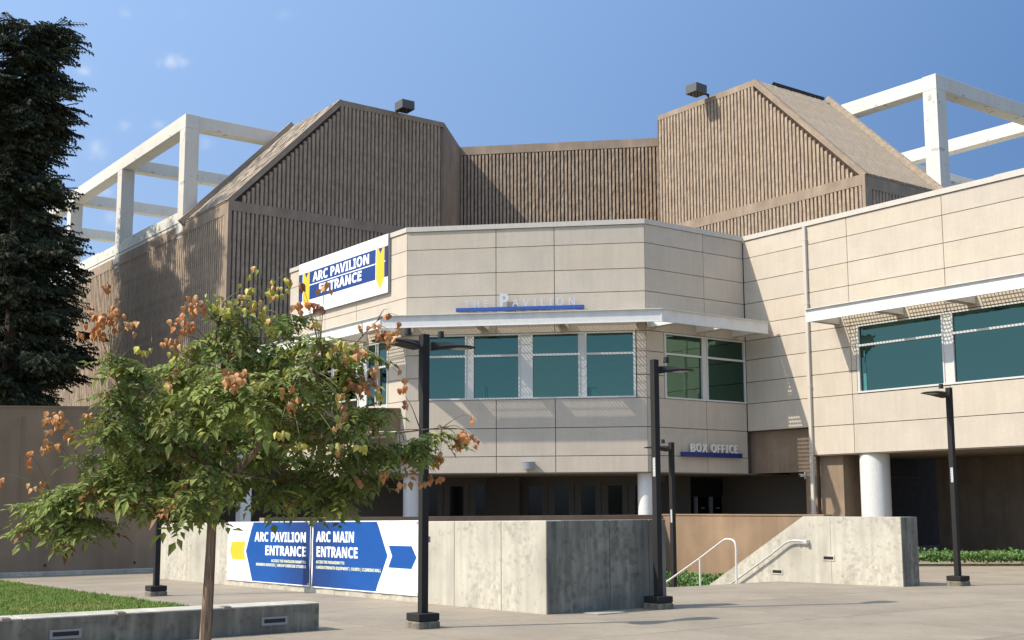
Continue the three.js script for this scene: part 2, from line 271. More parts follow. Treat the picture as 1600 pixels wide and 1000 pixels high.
// ---------------------------------------------------------------- inner ramp walls, stair, right concrete wall
{
  const a0 = -10.6;
  const o = thing('inner_ramp_wall', 'shaded wall behind the concrete wall ending at the tan stair wall', 'wall', ab(a0, 0), B);
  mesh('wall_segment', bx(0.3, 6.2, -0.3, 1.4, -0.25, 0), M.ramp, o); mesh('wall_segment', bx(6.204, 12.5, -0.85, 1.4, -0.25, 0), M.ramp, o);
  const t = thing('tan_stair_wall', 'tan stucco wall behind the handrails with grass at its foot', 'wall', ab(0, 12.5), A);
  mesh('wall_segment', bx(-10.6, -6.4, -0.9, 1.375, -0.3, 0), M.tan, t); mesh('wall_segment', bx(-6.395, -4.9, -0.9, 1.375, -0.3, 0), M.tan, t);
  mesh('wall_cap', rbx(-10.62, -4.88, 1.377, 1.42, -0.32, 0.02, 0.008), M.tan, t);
  const st = thing('sunken_stair', 'concrete stair and landing going down beside the handrails', 'stairs', ab(0, 0), A); st.userData.kind = 'structure';
  for (let i = 0; i < 5; i++) mesh('step', bx(-3.9 - 0.32 * (i + 1), -3.9 - 0.32 * i, -0.95, -0.05 - 0.16 * (i + 1), -9.66, -8.1), M.pave[i % 3], st);
  mesh('landing', bx(-10.6, -5.5, -0.95, -0.85, -9.66, -5.75), M.pave[1], st);
  mesh('floor_slab', bx(-5.5, -3.9, -0.95, -0.852, -8.1, -5.75), M.pave[2], st);
  mesh('retaining_wall', merge([bx(-3.9, -3.8, -0.95, -0.06, -12.5, -5.75), bx(-10.6, -3.9, -0.95, -0.12, -5.74, -5.6)]), M.conc, st);
  mesh('bed_edge', bx(-10.6, -3.92, -0.95, -0.36, -9.76, -9.66), M.conc, st);
  mesh('soil', bx(-10.6, -3.92, -0.95, -0.37, -12.5, -9.765), std(C(0.07, 0.05, 0.03), 1), st);
  // right concrete wall with its raking end
  const w = thing('raking_stair_wall', 'pale stained concrete wall with a raking end, handrail and two step lights', 'concrete wall', ab(0, 9.66), A);
  const zb = -0.55;
  mesh('wall_segment', prism([[-6.4, -0.95], [-2.42, -0.95], [-2.42, 1.395], [-3.15, 1.40], [-6.4, -0.42]], zb, 0), M.conc, w);
  mesh('wall_segment', bx(-2.412, -0.625, -0.2, 1.393, zb, 0), M.conc, w);
  mesh('dark_end', bx(-0.625, -0.617, -0.2, 1.385, zb + 0.01, -0.008), M.darkconc, w);  // thin darker facing on the end of the wall
  for (const [a, y] of [[-2.48, 0.51], [-3.93, 0.165]]) {
    const l = mesh('step_light', bx(a - 0.13, a + 0.13, y - 0.03, y + 0.035, 0, 0.004), M.black, w);
    mesh('rim', merge([bx(a - 0.16, a + 0.16, y + 0.035, y + 0.06, 0, 0.014), bx(a - 0.16, a + 0.16, y - 0.055, y - 0.03, 0, 0.014), bx(a - 0.16, a - 0.13, y - 0.03, y + 0.035, 0, 0.014), bx(a + 0.13, a + 0.16, y - 0.03, y + 0.035, 0, 0.014)]), M.conc, l);
  }
  const r1 = thing('wall_handrail', 'steel handrail fixed to the pale raking concrete wall', 'handrail', ab(0, 9.66), A);
  mesh('rail', tube([V(-3.0, 0.85, 0.09), V(-3.3, 0.87, 0.09), V(-3.52, 0.84, 0.09), V(-4.0, 0.56, 0.09), V(-5, -0.01, 0.09), V(-6.2, -0.68, 0.09)], 0.023, 0.023, 40, 8), M.steel, r1);
  mesh('end_return', rbx(-3.06, -2.98, 0.81, 0.89, 0.0, 0.12, 0.01), M.steel, r1); mesh('bracket', tube([V(-3.25, 0.86, 0.09), V(-3.25, 0.78, 0.06), V(-3.25, 0.76, 0)], 0.012, 0.012, 6, 5), M.steel, r1);
  for (const [a, y] of [[-4.42, 0.32], [-5.55, -0.33]]) mesh('bracket', tube([V(a, y, 0.09), V(a, y - 0.09, 0.06), V(a, y - 0.1, 0)], 0.012, 0.012, 6, 5), M.steel, r1);
  const r2 = thing('stair_handrail', 'free-standing white tubular handrail beside the sunken stair', 'handrail', ab(0, 8.2), A);
  mesh('rail', tube([V(-3.8, -0.05, 0), V(-3.8, 0.4, 0), V(-3.8, 0.76, 0), V(-3.84, 0.87, 0), V(-3.94, 0.905, 0), V(-4.1, 0.905, 0), V(-4.2, 0.86, 0), V(-4.9, 0.47, 0), V(-6.1, -0.16, 0)], 0.022, 0.022, 60, 8), std(C(0.72, 0.7, 0.64), 0.4), r2);
  mesh('post', tube([V(-4.9, -0.8, 0), V(-4.9, 0.1, 0), V(-4.9, 0.46, 0)], 0.02, 0.02, 4, 8), std(C(0.72, 0.7, 0.64), 0.4), r2);
}
// ---------------------------------------------------------------- leafy ground cover
function leafyMass(name, label, category, spots, size, cols, up = 0.6) {      // spots: points; one instanced mass of small leaves
  const r = rng(spots.length + 3), g = new THREE.BufferGeometry();
  g.setAttribute('position', new THREE.Float32BufferAttribute([0, 0, 0, 0.5, 0.45, 0.12, 0, 1, 0, 0, 0, 0, 0, 1, 0, -0.5, 0.45, 0.12], 3)); g.computeVertexNormals();
  const im = new THREE.InstancedMesh(g, new THREE.MeshPhysicalMaterial({ roughness: 0.7, side: THREE.DoubleSide, transmission: 0.25, thickness: 0 }), spots.length), m = new THREE.Matrix4(), q = new THREE.Quaternion(), e = new THREE.Euler(), c = new THREE.Color();
  spots.forEach((p, i) => { const s = size * (0.6 + 0.8 * r()); e.set((r() - 0.5) * 2.4, r() * 6.28, (r() - 0.5) * 2.0); q.setFromEuler(e); m.compose(p, q, V(s, s, s)); im.setMatrixAt(i, m); const k = cols[(r() * cols.length) | 0], v = 0.7 + 0.6 * r(); c.setRGB(k[0] * v, k[1] * v, k[2] * v); im.setColorAt(i, c); });
  im.name = numbered(name); im.castShadow = im.receiveShadow = true; scene.add(im); return tag(im, label, category, null, 'stuff');
}
{
  const greens = [[0.12, 0.24, 0.045], [0.09, 0.19, 0.035], [0.17, 0.28, 0.07]], r = rng(12);
  let sp = []; for (let i = 0; i < 3500; i++) { const a = -9.8 + 5.8 * r(), b = 9.9 + 2.5 * r(); sp.push(ab(a, b, -0.37 + 0.22 * r() * (0.4 + fbm(a / 10 + 3, b / 10 + 3, 16, 2, 5)))); }
  leafyMass('ground_cover', 'low green plants at the foot of the tan stair wall', 'ground cover', sp, 0.09, greens);
  sp = []; const o = V(10.1, 0, -34.9), d = V(2.95, 0, 0.61).normalize(), n = V(0.2, 0, -0.98);
  for (let i = 0; i < 15000; i++) { const s = 11 * r(), t = 1.7 * Math.pow(r(), 0.8), h = 0.26 + 0.2 * (fbm(s / 16, t / 16, 20, 3, 15) - 0.4) + (r() < 0.02 ? 0.16 * r() : 0); sp.push(o.clone().addScaledVector(d, s).addScaledVector(n, t).setY(-0.03 + h * (1 - 0.9 * r() * r()))); }
  leafyMass('hedge', 'low green ground-cover bed in sun under the right wing', 'ground cover', sp, 0.085, greens);
}
// ---------------------------------------------------------------- pavilion and right wing
const fF = frame(FL, F), fR = frame(FR, B), fL = frame(LE, A), fW = frame(BR, A);
const pav = thing('pavilion_building', 'beige panelled two-storey pavilion with green glass, white sunshades and a long right wing', 'building', FR.clone());
const P0 = FR.clone();
const pp = (name, geo, mat, fr, parent = pav) => set(mesh(name, geo, mat, parent), fr, parent === pav ? P0 : null);
const ROWS = [2.76, 3.31, 4.25, 5.22, 5.98, 6.77, 7.46, 8.02, 8.79, 9.57, 10.44, 11.08];
{
  // solid body behind the panels
  const d = 0.16, k = Math.tan(Math.PI / 8) * d, off = (p, ...l) => { const q = p.clone(); for (let i = 0; i < l.length; i += 2) q.addScaledVector(l[i], l[i + 1]); return q.sub(P0); };
  const body = poly([off(LE, B, d), off(FL, N, -d, F, k), off(FR, N, -d, F, -k), off(BR, A, -d, B, d), off(BR, A, -d, B, 10), off(LE, B, 8)], 2.78, 11.1);
  mesh('core_wall', body, M.core, pav);
  mesh('core_wall', poly([off(BR, A, 2.88, B, d), off(BR, A, 22, B, d), off(BR, A, 22, B, 14), off(BR, A, 2.88, B, 14)], 3.33, 11.1), M.core, pav);
  mesh('core_wall', poly([off(BR, A, -d + 0.01, B, d), off(BR, A, 2.87, B, d), off(BR, A, 2.87, B, 14), off(BR, A, -d + 0.01, B, 14)], 4.24, 11.1), M.core, pav);
  // soffits
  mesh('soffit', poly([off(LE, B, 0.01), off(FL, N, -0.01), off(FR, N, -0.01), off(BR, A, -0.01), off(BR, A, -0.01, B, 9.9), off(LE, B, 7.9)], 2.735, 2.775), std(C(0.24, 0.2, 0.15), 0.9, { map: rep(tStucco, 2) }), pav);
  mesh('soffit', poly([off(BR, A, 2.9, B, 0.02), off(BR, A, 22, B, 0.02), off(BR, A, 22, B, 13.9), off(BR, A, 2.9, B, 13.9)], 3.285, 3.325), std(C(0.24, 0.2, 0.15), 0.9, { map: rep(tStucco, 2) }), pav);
}
function panelGrid(fr, cols, rows, skip = () => false) {
  const g = 0.011;
  for (let i = 0; i + 1 < cols.length; i++) for (let j = 0; j + 1 < rows.length; j++) {
    if (skip(i, j)) continue;
    pp('panel', bx(cols[i] + g, cols[i + 1] - g, rows[j] + g, rows[j + 1] - g, -0.12 - 0.002 * R(), 0.004 * R()), M.panel[(R() * 4) | 0], fr);
  }
}
const low = ROWS.slice(0, 4), mid = ROWS.slice(3, 7), high = ROWS.slice(6);
// front
panelGrid(fF, [0, 3.11, 5.11, 8.165], low); panelGrid(fF, [0, 3.11, 5.11, 8.165], high);
panelGrid(fF, [0, 0.44], mid); panelGrid(fF, [7.83, 8.165], mid);
// shaded right face
panelGrid(fR, [0, 2.76, 4.765], low); panelGrid(fR, [0, 2.76, 4.765], high); panelGrid(fR, [0, 0.80], mid);
// sunlit left face
panelGrid(fL, [0, 3.02, 5.48, 9], low); panelGrid(fL, [0, 3.02, 5.48, 9], high); panelGrid(fL, [0, 1.8], mid); panelGrid(fL, [7.8, 9], mid);
// wing
{
  const cols = [0.015, 2.87, 4.57, 8.15, 11.9, 15.6, 19.3];
  panelGrid(fW, cols, high); panelGrid(fW, [0.015, 2.87, 4.57, 4.78], mid);
  panelGrid(fW, cols.slice(1), [3.31, 4.25, 5.22]); panelGrid(fW, [0.015, 2.87], [4.25, 5.22]);
}
// window bands
function glazing(fr, x0, x1, y0, y1, panes, rail, wide = []) {
  const w = set(mesh('window', merge([bx(x0, x1, y0, y0 + 0.055, -0.13, 0.03), bx(x0, x1, y1 - 0.05, y1, -0.13, 0.012), bx(x0, x0 + 0.05, y0 + 0.055, y1 - 0.05, -0.13, 0.012), bx(x1 - 0.05, x1, y0 + 0.055, y1 - 0.05, -0.13, 0.012)]), M.frame, pav), fr, P0);
  for (const [a, b] of panes) {
    for (const [c, e] of rail ? [[y0 + 0.055, rail - 0.035], [rail + 0.035, y1 - 0.05]] : [[y0 + 0.055, y1 - 0.05]]) { const m = mesh('pane', bx(a, b, c, e, -0.075, -0.06), M.glass[(R() * 3) | 0], w); m.rotation.set((R() - 0.5) * 0.007, (R() - 0.5) * 0.007, 0); }
    if (rail) mesh('rail', bx(a, b, rail - 0.035, rail + 0.035, -0.12, 0.006), M.frame, w);
    for (const q of [a - 0.045, b]) mesh('bead', bx(q, q + 0.045, y0 + 0.055, y1 - 0.05, -0.12, 0.008), M.frame, w);
  }
  for (const [a, b] of wide) mesh('infill_panel', bx(a, b, y0 + 0.055, y1 - 0.05, -0.12, -0.02), M.frame, w);
  return w;
}
glazing(fF, 0.46, 7.81, 5.225, 7.45, [[0.555, 2.04], [2.34, 3.867], [4.356, 5.896], [6.174, 7.726]], 6.71, [[2.085, 2.295], [3.912, 4.311], [5.941, 6.129]]);
glazing(fR, 0.82, 4.76, 5.225, 7.45, [[0.905, 2.6], [2.88, 4.68]], 6.74, [[2.645, 2.835]]);
glazing(fW, 4.8, 19.4, 5.235, 7.44, [[4.885, 7.94], [8.33, 11.4], [11.79, 14.9], [15.3, 19.3]], 6.77, [[7.985, 8.285], [11.445, 11.745], [14.945, 15.255]]);
glazing(fL, 1.82, 5.6, 5.5, 7.45, [[1.9, 3.6], [3.8, 5.5]], 6.74, [[3.645, 3.755]]);
{ const w = pav.children.filter((c) => c.name === 'window'), tint = std(C(0.035, 0.17, 0.17), 0.5), pale = std(C(0.06, 0.22, 0.21), 0.5); mesh('notice', bx(6.19, 6.50, 5.285, 5.60, -0.058, -0.054), tint, w[0]); mesh('light_streak', bx(2.69, 2.72, 5.285, 5.72, -0.058, -0.055), tint, w[0]); mesh('light_streak', bx(2.77, 2.79, 5.285, 5.66, -0.058, -0.055), tint, w[0]); mesh('wide_light_streak', bx(4.99, 5.10, 5.295, 6.1, -0.058, -0.055), pale, w[2]); mesh('wide_light_streak', bx(5.02, 5.08, 6.2, 6.6, -0.058, -0.055), tint, w[2]); }  // bright streaks in the glass are put on as coloured strips
{ // door to the ramp on the left face
  const w = glazing(fL, 5.65, 7.78, 5.0, 7.45, [[6.3, 6.9], [7.1, 7.7]], 6.55, [[5.7, 6.25]]);
  const n = mesh('notice', bx(6.5, 6.8, 5.75, 6.05, -0.058, -0.052), std(C(0.05, 0.42, 0.32), 0.6), w); n.castShadow = false;
}
// parapet capping
pp('parapet_cap', bx(-0.02, 8.185, 11.085, 11.25, -0.4, 0.05), M.coping, fF); pp('parapet_cap', bx(0.005, 4.79, 11.083, 11.248, -0.4, 0.05), M.coping, fR);
pp('parapet_cap', bx(0, 9.0, 11.083, 11.248, -0.4, 0.05), M.coping, fL); pp('parapet_cap', bx(0.06, 19.3, 11.087, 11.252, -0.4, 0.05), M.coping, fW);
// sunshade canopies
function canopy(fr, x0, x1, k0, k1, bays, plates) {
  const D = 1.47, y0 = 7.53, y1 = 7.95, m = (k) => k * D;
  const c = pp('canopy', merge([bx(x0 - m(k0), x1 + m(k1), y0 + 0.02, y1 - 0.02, D - 0.10, D - 0.075), bx(x0 - m(k0) - 0.03 * k0, x1 + m(k1) + 0.03 * k1, y1 - 0.02, y1, D - 0.12, D), bx(x0 - m(k0) - 0.03 * k0, x1 + m(k1) + 0.03 * k1, y0, y0 + 0.02, D - 0.12, D - 0.055)]), M.white, fr);
  mesh('front_plate', bx(x0 - m(k0) * 0.9, x1 + m(k1) * 0.9, y1 - 0.075, y1 - 0.03, 1.27, D - 0.101), M.white, c);
  mesh('wall_angle', bx(x0, x1, y1 - 0.06, y1 - 0.03, 0.006, 0.07), M.white, c);
  for (const [a, b] of plates) {
    mesh('outrigger', merge([prism([[0, y0 + 0.03], [0, y1 - 0.03], [0.01, y1 - 0.03], [0.01, y0 + 0.03]], 0.01, D - 0.12).translate(a, 0, 0), prism([[0, y0 + 0.03], [0, y1 - 0.03], [0.01, y1 - 0.03], [0.01, y0 + 0.03]], 0.01, D - 0.12).translate(b - 0.01, 0, 0), bx(a + 0.012, b - 0.012, y1 - 0.07, y1 - 0.035, 0.072, 1.268)]), M.white, c);
  }
  for (const [a, b] of bays) {
    const l = [], n = Math.round((b - a) / 0.12), nz = 11;
    for (let i = 0; i <= n; i++) { const x = a + (b - a) * i / n; l.push(bx(x - 0.006, x + 0.006, y1 - 0.096, y1 - 0.036, 0.072, 1.268)); }
    for (let j = 0; j <= nz; j++) { const z = 0.08 + 1.17 * j / nz; l.push(bx(a, b, y1 - 0.070, y1 - 0.037, z - 0.005, z + 0.005)); }
    mesh('grating', merge(l), M.white, c);
  }
}
const T8 = Math.tan(Math.PI / 8);
canopy(fF, 0, 8.165, T8, T8, [[0.35, 2.5], [2.95, 5.2], [5.65, 7.75]], [[-0.15, 0.25], [2.58, 2.88], [5.28, 5.58], [7.85, 8.25]]);
canopy(fR, 0, 4.42, T8, 0, [[0.55, 2.2], [2.65, 4.0]], [[0.1, 0.45], [2.28, 2.58], [4.08, 4.40]]);
canopy(fL, 0, 9, 0, T8, [[0.4, 2.9], [3.4, 5.9], [6.4, 8.5]], [[0.02, 0.3], [2.98, 3.3], [5.98, 6.3], [8.6, 9.0]]);
canopy(fW, 3.925, 19, 0, 0, [[4.25, 6.25], [6.75, 8.75], [9.25, 11.25], [11.75, 13.75], [14.25, 18.5]], [[3.93, 4.18], [6.35, 6.65], [8.85, 9.15], [11.35, 11.65], [13.85, 14.15]]);
// downspout, columns
pp('downspout', merge([rbx(2.81, 2.93, 0.2, 11.06, 0.015, 0.11, 0.01), ...[1.4, 3.4, 5.6, 8.4, 10.6].map((y) => bx(2.79, 2.95, y, y + 0.04, 0.008, 0.118))]), M.coping, fW);
function column(fr, s, d, r, y1) { const g = new THREE.CylinderGeometry(r, r, y1 + 1.0, 32, 1, true); g.translate(s, (y1 - 1.0) / 2, d); return pp('column', g, M.white, fr); }
column(fF, 0.09, -0.55, 0.29, 2.74); column(fF, 8.05, -0.55, 0.27, 2.74); column(fW, 4.93, -0.52, 0.47, 3.29); column(fW, 10.4, -4.2, 0.47, 3.29); column(fW, 13.9, -0.52, 0.47, 3.29);
// tan stucco below the wing, and the shaded recesses
{
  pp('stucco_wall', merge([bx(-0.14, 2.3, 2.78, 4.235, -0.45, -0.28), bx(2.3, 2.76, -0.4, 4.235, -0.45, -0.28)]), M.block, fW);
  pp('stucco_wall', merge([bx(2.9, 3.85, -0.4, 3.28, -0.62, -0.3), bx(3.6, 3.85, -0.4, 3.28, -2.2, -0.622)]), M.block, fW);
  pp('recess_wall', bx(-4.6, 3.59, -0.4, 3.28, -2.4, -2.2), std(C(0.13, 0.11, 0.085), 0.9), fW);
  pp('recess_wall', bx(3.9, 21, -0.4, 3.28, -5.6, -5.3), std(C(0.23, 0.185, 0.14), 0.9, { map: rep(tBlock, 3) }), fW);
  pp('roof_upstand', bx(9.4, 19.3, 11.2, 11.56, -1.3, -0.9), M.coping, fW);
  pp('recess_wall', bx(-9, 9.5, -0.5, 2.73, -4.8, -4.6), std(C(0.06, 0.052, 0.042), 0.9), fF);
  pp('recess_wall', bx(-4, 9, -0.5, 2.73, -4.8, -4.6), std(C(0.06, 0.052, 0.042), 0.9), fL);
  // entrance doors
  const step = (7.047 + 0.0) - 1.593, n = 6, pitch = (6.51 - 1.593) / 5;
  for (let i = -2; i < n + 1; i++) {
    const x = 1.593 + i * pitch;
    const dgeo = merge([bx(x - 0.24, x, -0.2, 2.5, -4.6, -4.55), bx(x + 0.52, x + 0.72, -0.2, 2.5, -4.6, -4.55), bx(x, x + 0.52, 2.41, 2.5, -4.6, -4.55), bx(x, x + 0.52, -0.2, 0.2, -4.6, -4.55)]);
    const dm = pp('door', dgeo, M.door, fF);
    mesh('pane', bx(x, x + 0.52, 0.2, 2.41, -4.6, -4.575), M.doorglass, dm);
    mesh('handle', merge([rbx(x + (i % 2 ? -0.1 : 0.6), x + (i % 2 ? -0.07 : 0.63), 0.95, 1.35, -4.55, -4.5, 0.005)]), M.black, dm);
  }
  pp('door_header', bx(-1.5, 8.6, 2.505, 2.735, -4.6, -4.52), M.door, fF);
  // ticket windows of the box office
  const bf = frame(FR.clone().addScaledVector(A, -3.4), B);
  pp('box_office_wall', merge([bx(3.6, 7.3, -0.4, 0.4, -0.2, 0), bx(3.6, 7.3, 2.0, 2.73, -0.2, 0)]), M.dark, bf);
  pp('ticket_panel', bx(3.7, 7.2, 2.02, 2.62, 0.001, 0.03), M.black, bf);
  for (let i = 0; i < 4; i++) { const x = 3.95 + i * 0.8, w = pp('ticket_window', merge([bx(x, x + 0.07, 0.4, 2.0, -0.1, 0.03), bx(x + 0.73, x + 0.798, 0.4, 2.0, -0.1, 0.04)]), M.grey, bf); mesh('pane', bx(x + 0.07, x + 0.73, 0.4, 2.0, -0.08, -0.05), M.doorglass, w); mesh('slip', bx(x + 0.32, x + 0.5, 1.55, 1.6, -0.048, -0.045), M.grey, w); }
}
// ---------------------------------------------------------------- signs on the pavilion
const font = await new FontLoader().loadAsync('fonts/droid/droid_sans_bold.typeface.json');
const fontR = await new FontLoader().loadAsync('fonts/droid/droid_sans_regular.typeface.json');
function glyph(ch, h, depth, fnt = font) { const g = new TextGeometry(ch, { font: fnt, size: h, depth, curveSegments: 5, bevelEnabled: false }); g.computeBoundingBox(); const b = g.boundingBox; g.translate(-(b.min.x + b.max.x) / 2, -b.min.y, 0); return g; }
{
  const o = thing('pavilion_sign', 'raised pale letters THE PAVILION standing on a blue bar above the white canopy', 'sign', FL.clone(), F);
  mesh('bar', rbx(1.757, 6.127, 8.225, 8.345, 0.05, 0.2, 0.008), M.blue, o);
  for (const x of [2.1, 3.4, 4.7, 5.9]) mesh('bracket', bx(x, x + 0.03, 8.26, 8.31, 0.004, 0.052), M.grey, o);
  const X = (px) => 1.757 + (px - 714) * 0.02190;
  for (const [c, px, h] of [['T', 731, 0.25], ['H', 746, 0.25], ['E', 761.5, 0.25], ['P', 789.5, 0.46], ['A', 807, 0.265], ['V', 823.5, 0.265], ['I', 837.5, 0.265], ['L', 850, 0.265], ['I', 862, 0.265], ['O', 876, 0.265], ['N', 894.5, 0.265]]) {
    const m = mesh('letter', glyph(c, h / 0.99, 0.03, c === 'P' ? font : fontR), M.letter, o); m.position.set(X(px), 8.35, 0.10);
  }
  const q = thing('box_office_sign', 'raised letters BOX OFFICE on a dark blue bar on the shaded right face', 'sign', FR.clone(), B);
  mesh('bar', rbx(1.45, 4.314, 3.30, 3.455, 0.03, 0.16, 0.008), M.bluedark, q);
  for (const x of [1.9, 3.0, 4.0]) mesh('bracket', bx(x, x + 0.03, 3.34, 3.4, 0.004, 0.032), M.grey, q);
  let x = 1.86; for (const c of 'BOX OFFICE') { if (c === ' ') { x += 0.14; continue; } const g = glyph(c, 0.285, 0.06), w = g.boundingBox.max.x - g.boundingBox.min.x; const m = mesh('letter', g, M.letterbox, q); m.position.set(x + w / 2, 3.458, 0.07); x += w + 0.042; }
  const lamp = thing('wall_lamp', 'grey drum-shaped wall light below the front windows', 'wall lamp', at(fF, 4.21, 2.99, 0.0), F);
  mesh('housing', new THREE.CylinderGeometry(0.235, 0.21, 0.24, 28, 1, false, 0, Math.PI * 2).scale(1, 1, 0.85).translate(0, 0, 0.17), M.grey, lamp);
  mesh('back_plate', bx(-0.13, 0.13, -0.1, 0.1, 0.004, 0.03), M.grey, lamp);
  mesh('rim', new THREE.CylinderGeometry(0.24, 0.24, 0.025, 28).scale(1, 1, 0.85).translate(0, 0.115, 0.17), M.grey, lamp);
  const cam = thing('security_camera', 'small white security camera at the corner of the opening beside the box office', 'camera', at(fW, 2.3, 2.66, -0.28), A);
  mesh('body', rbx(-0.05, 0.05, -0.05, 0.05, 0.06, 0.3, 0.015), M.white, cam); mesh('bracket', bx(-0.02, 0.02, -0.12, 0.1, 0.002, 0.06), M.frame, cam); mesh('lens', new THREE.CylinderGeometry(0.035, 0.035, 0.03, 12).rotateX(Math.PI / 2).translate(0, -0.01, 0.31), M.black, cam);
}
// ---------------------------------------------------------------- printed banners
function printed(w, h, draw) { const c = document.createElement('canvas'); c.width = w; c.height = h; draw(c.getContext('2d'), w, h); const t = new THREE.CanvasTexture(c); t.colorSpace = THREE.SRGBColorSpace; t.anisotropy = 8; return t; }
function sheet(w, h, nx, ny, fn) { const g = new THREE.PlaneGeometry(w, h, nx, ny), p = g.attributes.position; for (let i = 0; i < p.count; i++) p.setZ(i, fn(p.getX(i) / w + 0.5, p.getY(i) / h + 0.5)); g.computeVertexNormals(); return g; }
function fit(c, s, x, y, w, size, align = 'left') { c.save(); c.font = `900 ${size}px sans-serif`; c.textAlign = 'left'; c.textBaseline = 'alphabetic'; const k = w / c.measureText(s).width; c.translate(align === 'right' ? x - w : x, y); c.scale(k, 1); c.lineJoin = 'round'; c.fillText(s, 0, 0); c.restore(); }
{
  const NAVY = '#12346e', BLUE = '#004f9c', YEL = '#ecc032';
  const tl = printed(1024, 400, (c, w, h) => { // left banner: arrow to the left
    c.fillStyle = '#f6f6f4'; c.fillRect(0, 0, w, h);
    const X = (u) => u * w, Y = (v) => v * h;
    const g = c.createLinearGradient(X(0.25), 0, X(1), 0); g.addColorStop(0, BLUE); g.addColorStop(0.45, BLUE); g.addColorStop(1, NAVY); c.fillStyle = g;
    c.beginPath(); c.moveTo(X(0.33), Y(0.012)); c.lineTo(X(0.995), Y(0.012)); c.lineTo(X(0.995), Y(0.985)); c.lineTo(X(0.33), Y(0.985)); c.lineTo(X(0.245), Y(0.49)); c.closePath(); c.fill();
    c.fillStyle = YEL; c.beginPath(); c.moveTo(X(0.06), Y(0.34)); c.lineTo(X(0.235), Y(0.335)); c.lineTo(X(0.222), Y(0.49)); c.lineTo(X(0.237), Y(0.645)); c.lineTo(X(0.065), Y(0.64)); c.lineTo(X(0.03), Y(0.49)); c.closePath(); c.fill();
    c.fillStyle = '#fff'; fit(c, 'ARC PAVILION', X(0.955), Y(0.325), X(0.60), 84, 'right'); fit(c, 'ENTRANCE', X(0.955), Y(0.545), X(0.475), 84, 'right');
    c.fillStyle = '#e9e6b8'; fit(c, 'ACCESS THE PAVILION RAMP TO:', X(0.955), Y(0.655), X(0.395), 24, 'right'); fit(c, 'MEMBER SERVICES | GROUP EXERCISE STUDIOS', X(0.955), Y(0.725), X(0.58), 24, 'right');
  });
  const tr = printed(1024, 400, (c, w, h) => {
    c.fillStyle = '#f6f6f4'; c.fillRect(0, 0, w, h);
    const X = (u) => u * w, Y = (v) => v * h;
    const g = c.createLinearGradient(0, 0, X(0.7), 0); g.addColorStop(0, NAVY); g.addColorStop(0.6, BLUE); g.addColorStop(1, BLUE); c.fillStyle = g;
    c.beginPath(); c.moveTo(X(0.012), Y(0.015)); c.lineTo(X(0.64), Y(0.015)); c.lineTo(X(0.735), Y(0.49)); c.lineTo(X(0.63), Y(0.985)); c.lineTo(X(0.012), Y(0.985)); c.closePath(); c.fill();
    c.fillStyle = BLUE; c.beginPath(); c.moveTo(X(0.745), Y(0.345)); c.lineTo(X(0.94), Y(0.345)); c.lineTo(X(0.98), Y(0.495)); c.lineTo(X(0.94), Y(0.65)); c.lineTo(X(0.742), Y(0.645)); c.lineTo(X(0.775), Y(0.49)); c.closePath(); c.fill();
    c.fillStyle = '#fff'; fit(c, 'ARC MAIN', X(0.045), Y(0.31), X(0.385), 84); fit(c, 'ENTRANCE', X(0.045), Y(0.535), X(0.42), 84);
    c.fillStyle = '#e9e6b8'; fit(c, 'ACCESS THE PASSAGEWAY TO:', X(0.047), Y(0.635), X(0.29), 24); fit(c, 'CARDIO/STRENGTH EQUIPMENT | COURTS | CLIMBING WALL', X(0.047), Y(0.715), X(0.63), 24);
  });
  const wr = (s) => (u, v) => 0.026 + 0.010 * (fbm(u * 0.5, v * 0.5, 9, 3, s) - 0.5) + 0.008 * Math.sin((u * 5.2 + v * 2.6 + 1.5 * fbm(u, v, 5, 2, s)) * 6) * (Math.exp(-v * 5) + Math.exp(-(1 - v) * 6)) * (0.3 + fbm(u * 0.9, v, 4, 2, s + 9));
  const put = (name, label, a0, a1, y0, y1, t, s) => {
    const o = thing(name, label, 'banner', ab((a0 + a1) / 2, 0, (y0 + y1) / 2), A, 'banners on the concrete wall');
    const w = a1 - a0, h = y1 - y0;
    mesh('vinyl_sheet', shear(sheet(w, h, 60, 24, wr(s)), SLOPE), std(C(1, 1, 1), 0.55, { map: t, side: THREE.DoubleSide }), o);
    for (const [i, j] of [[-1, 1], [1, 1], [-1, -1], [1, -1]]) mesh('grommet', new THREE.TorusGeometry(0.018, 0.006, 5, 10).translate(i * (w / 2 - 0.05), j * (h / 2 - 0.04) + i * w / 2 * SLOPE, 0.04), M.steel, o);
  };
  put('wall_banner', 'blue and white banner ARC PAVILION ENTRANCE with yellow arrow on the concrete wall', -11.81, -7.70, 0.02, 1.37 - 0.045, tl, 3);
  put('wall_banner', 'blue and white banner ARC MAIN ENTRANCE with blue arrow on the concrete wall', -7.64, -3.58, 0.055, 1.40 - 0.03, tr, 17);
  const tu = printed(1400, 440, (c, w, h) => {
    const X = (u) => u * w, Y = (v) => v * h; c.fillStyle = '#f7f7f5'; c.fillRect(0, 0, w, h);
    c.fillStyle = '#143c80'; c.fillRect(0, Y(0.2), w, Y(0.245)); c.fillRect(0, Y(0.465), w, Y(0.265)); c.fillStyle = '#22305c'; c.fillRect(0, Y(0.2), X(0.018), Y(0.53)); c.fillRect(X(0.975), Y(0.2), X(0.025), Y(0.53));
    for (const u of [0.095, 0.925]) { const q = 0.04; c.fillStyle = '#f7f7f5'; c.fillRect(X(u - q - 0.008), Y(0.2), X(0.006), Y(0.53)); c.fillStyle = YEL; c.beginPath(); c.moveTo(X(u - q), Y(0.12)); c.lineTo(X(u), Y(0.3)); c.lineTo(X(u + q), Y(0.12)); c.lineTo(X(u + q), Y(0.74)); c.lineTo(X(u), Y(0.93)); c.lineTo(X(u - q), Y(0.74)); c.closePath(); c.fill(); }
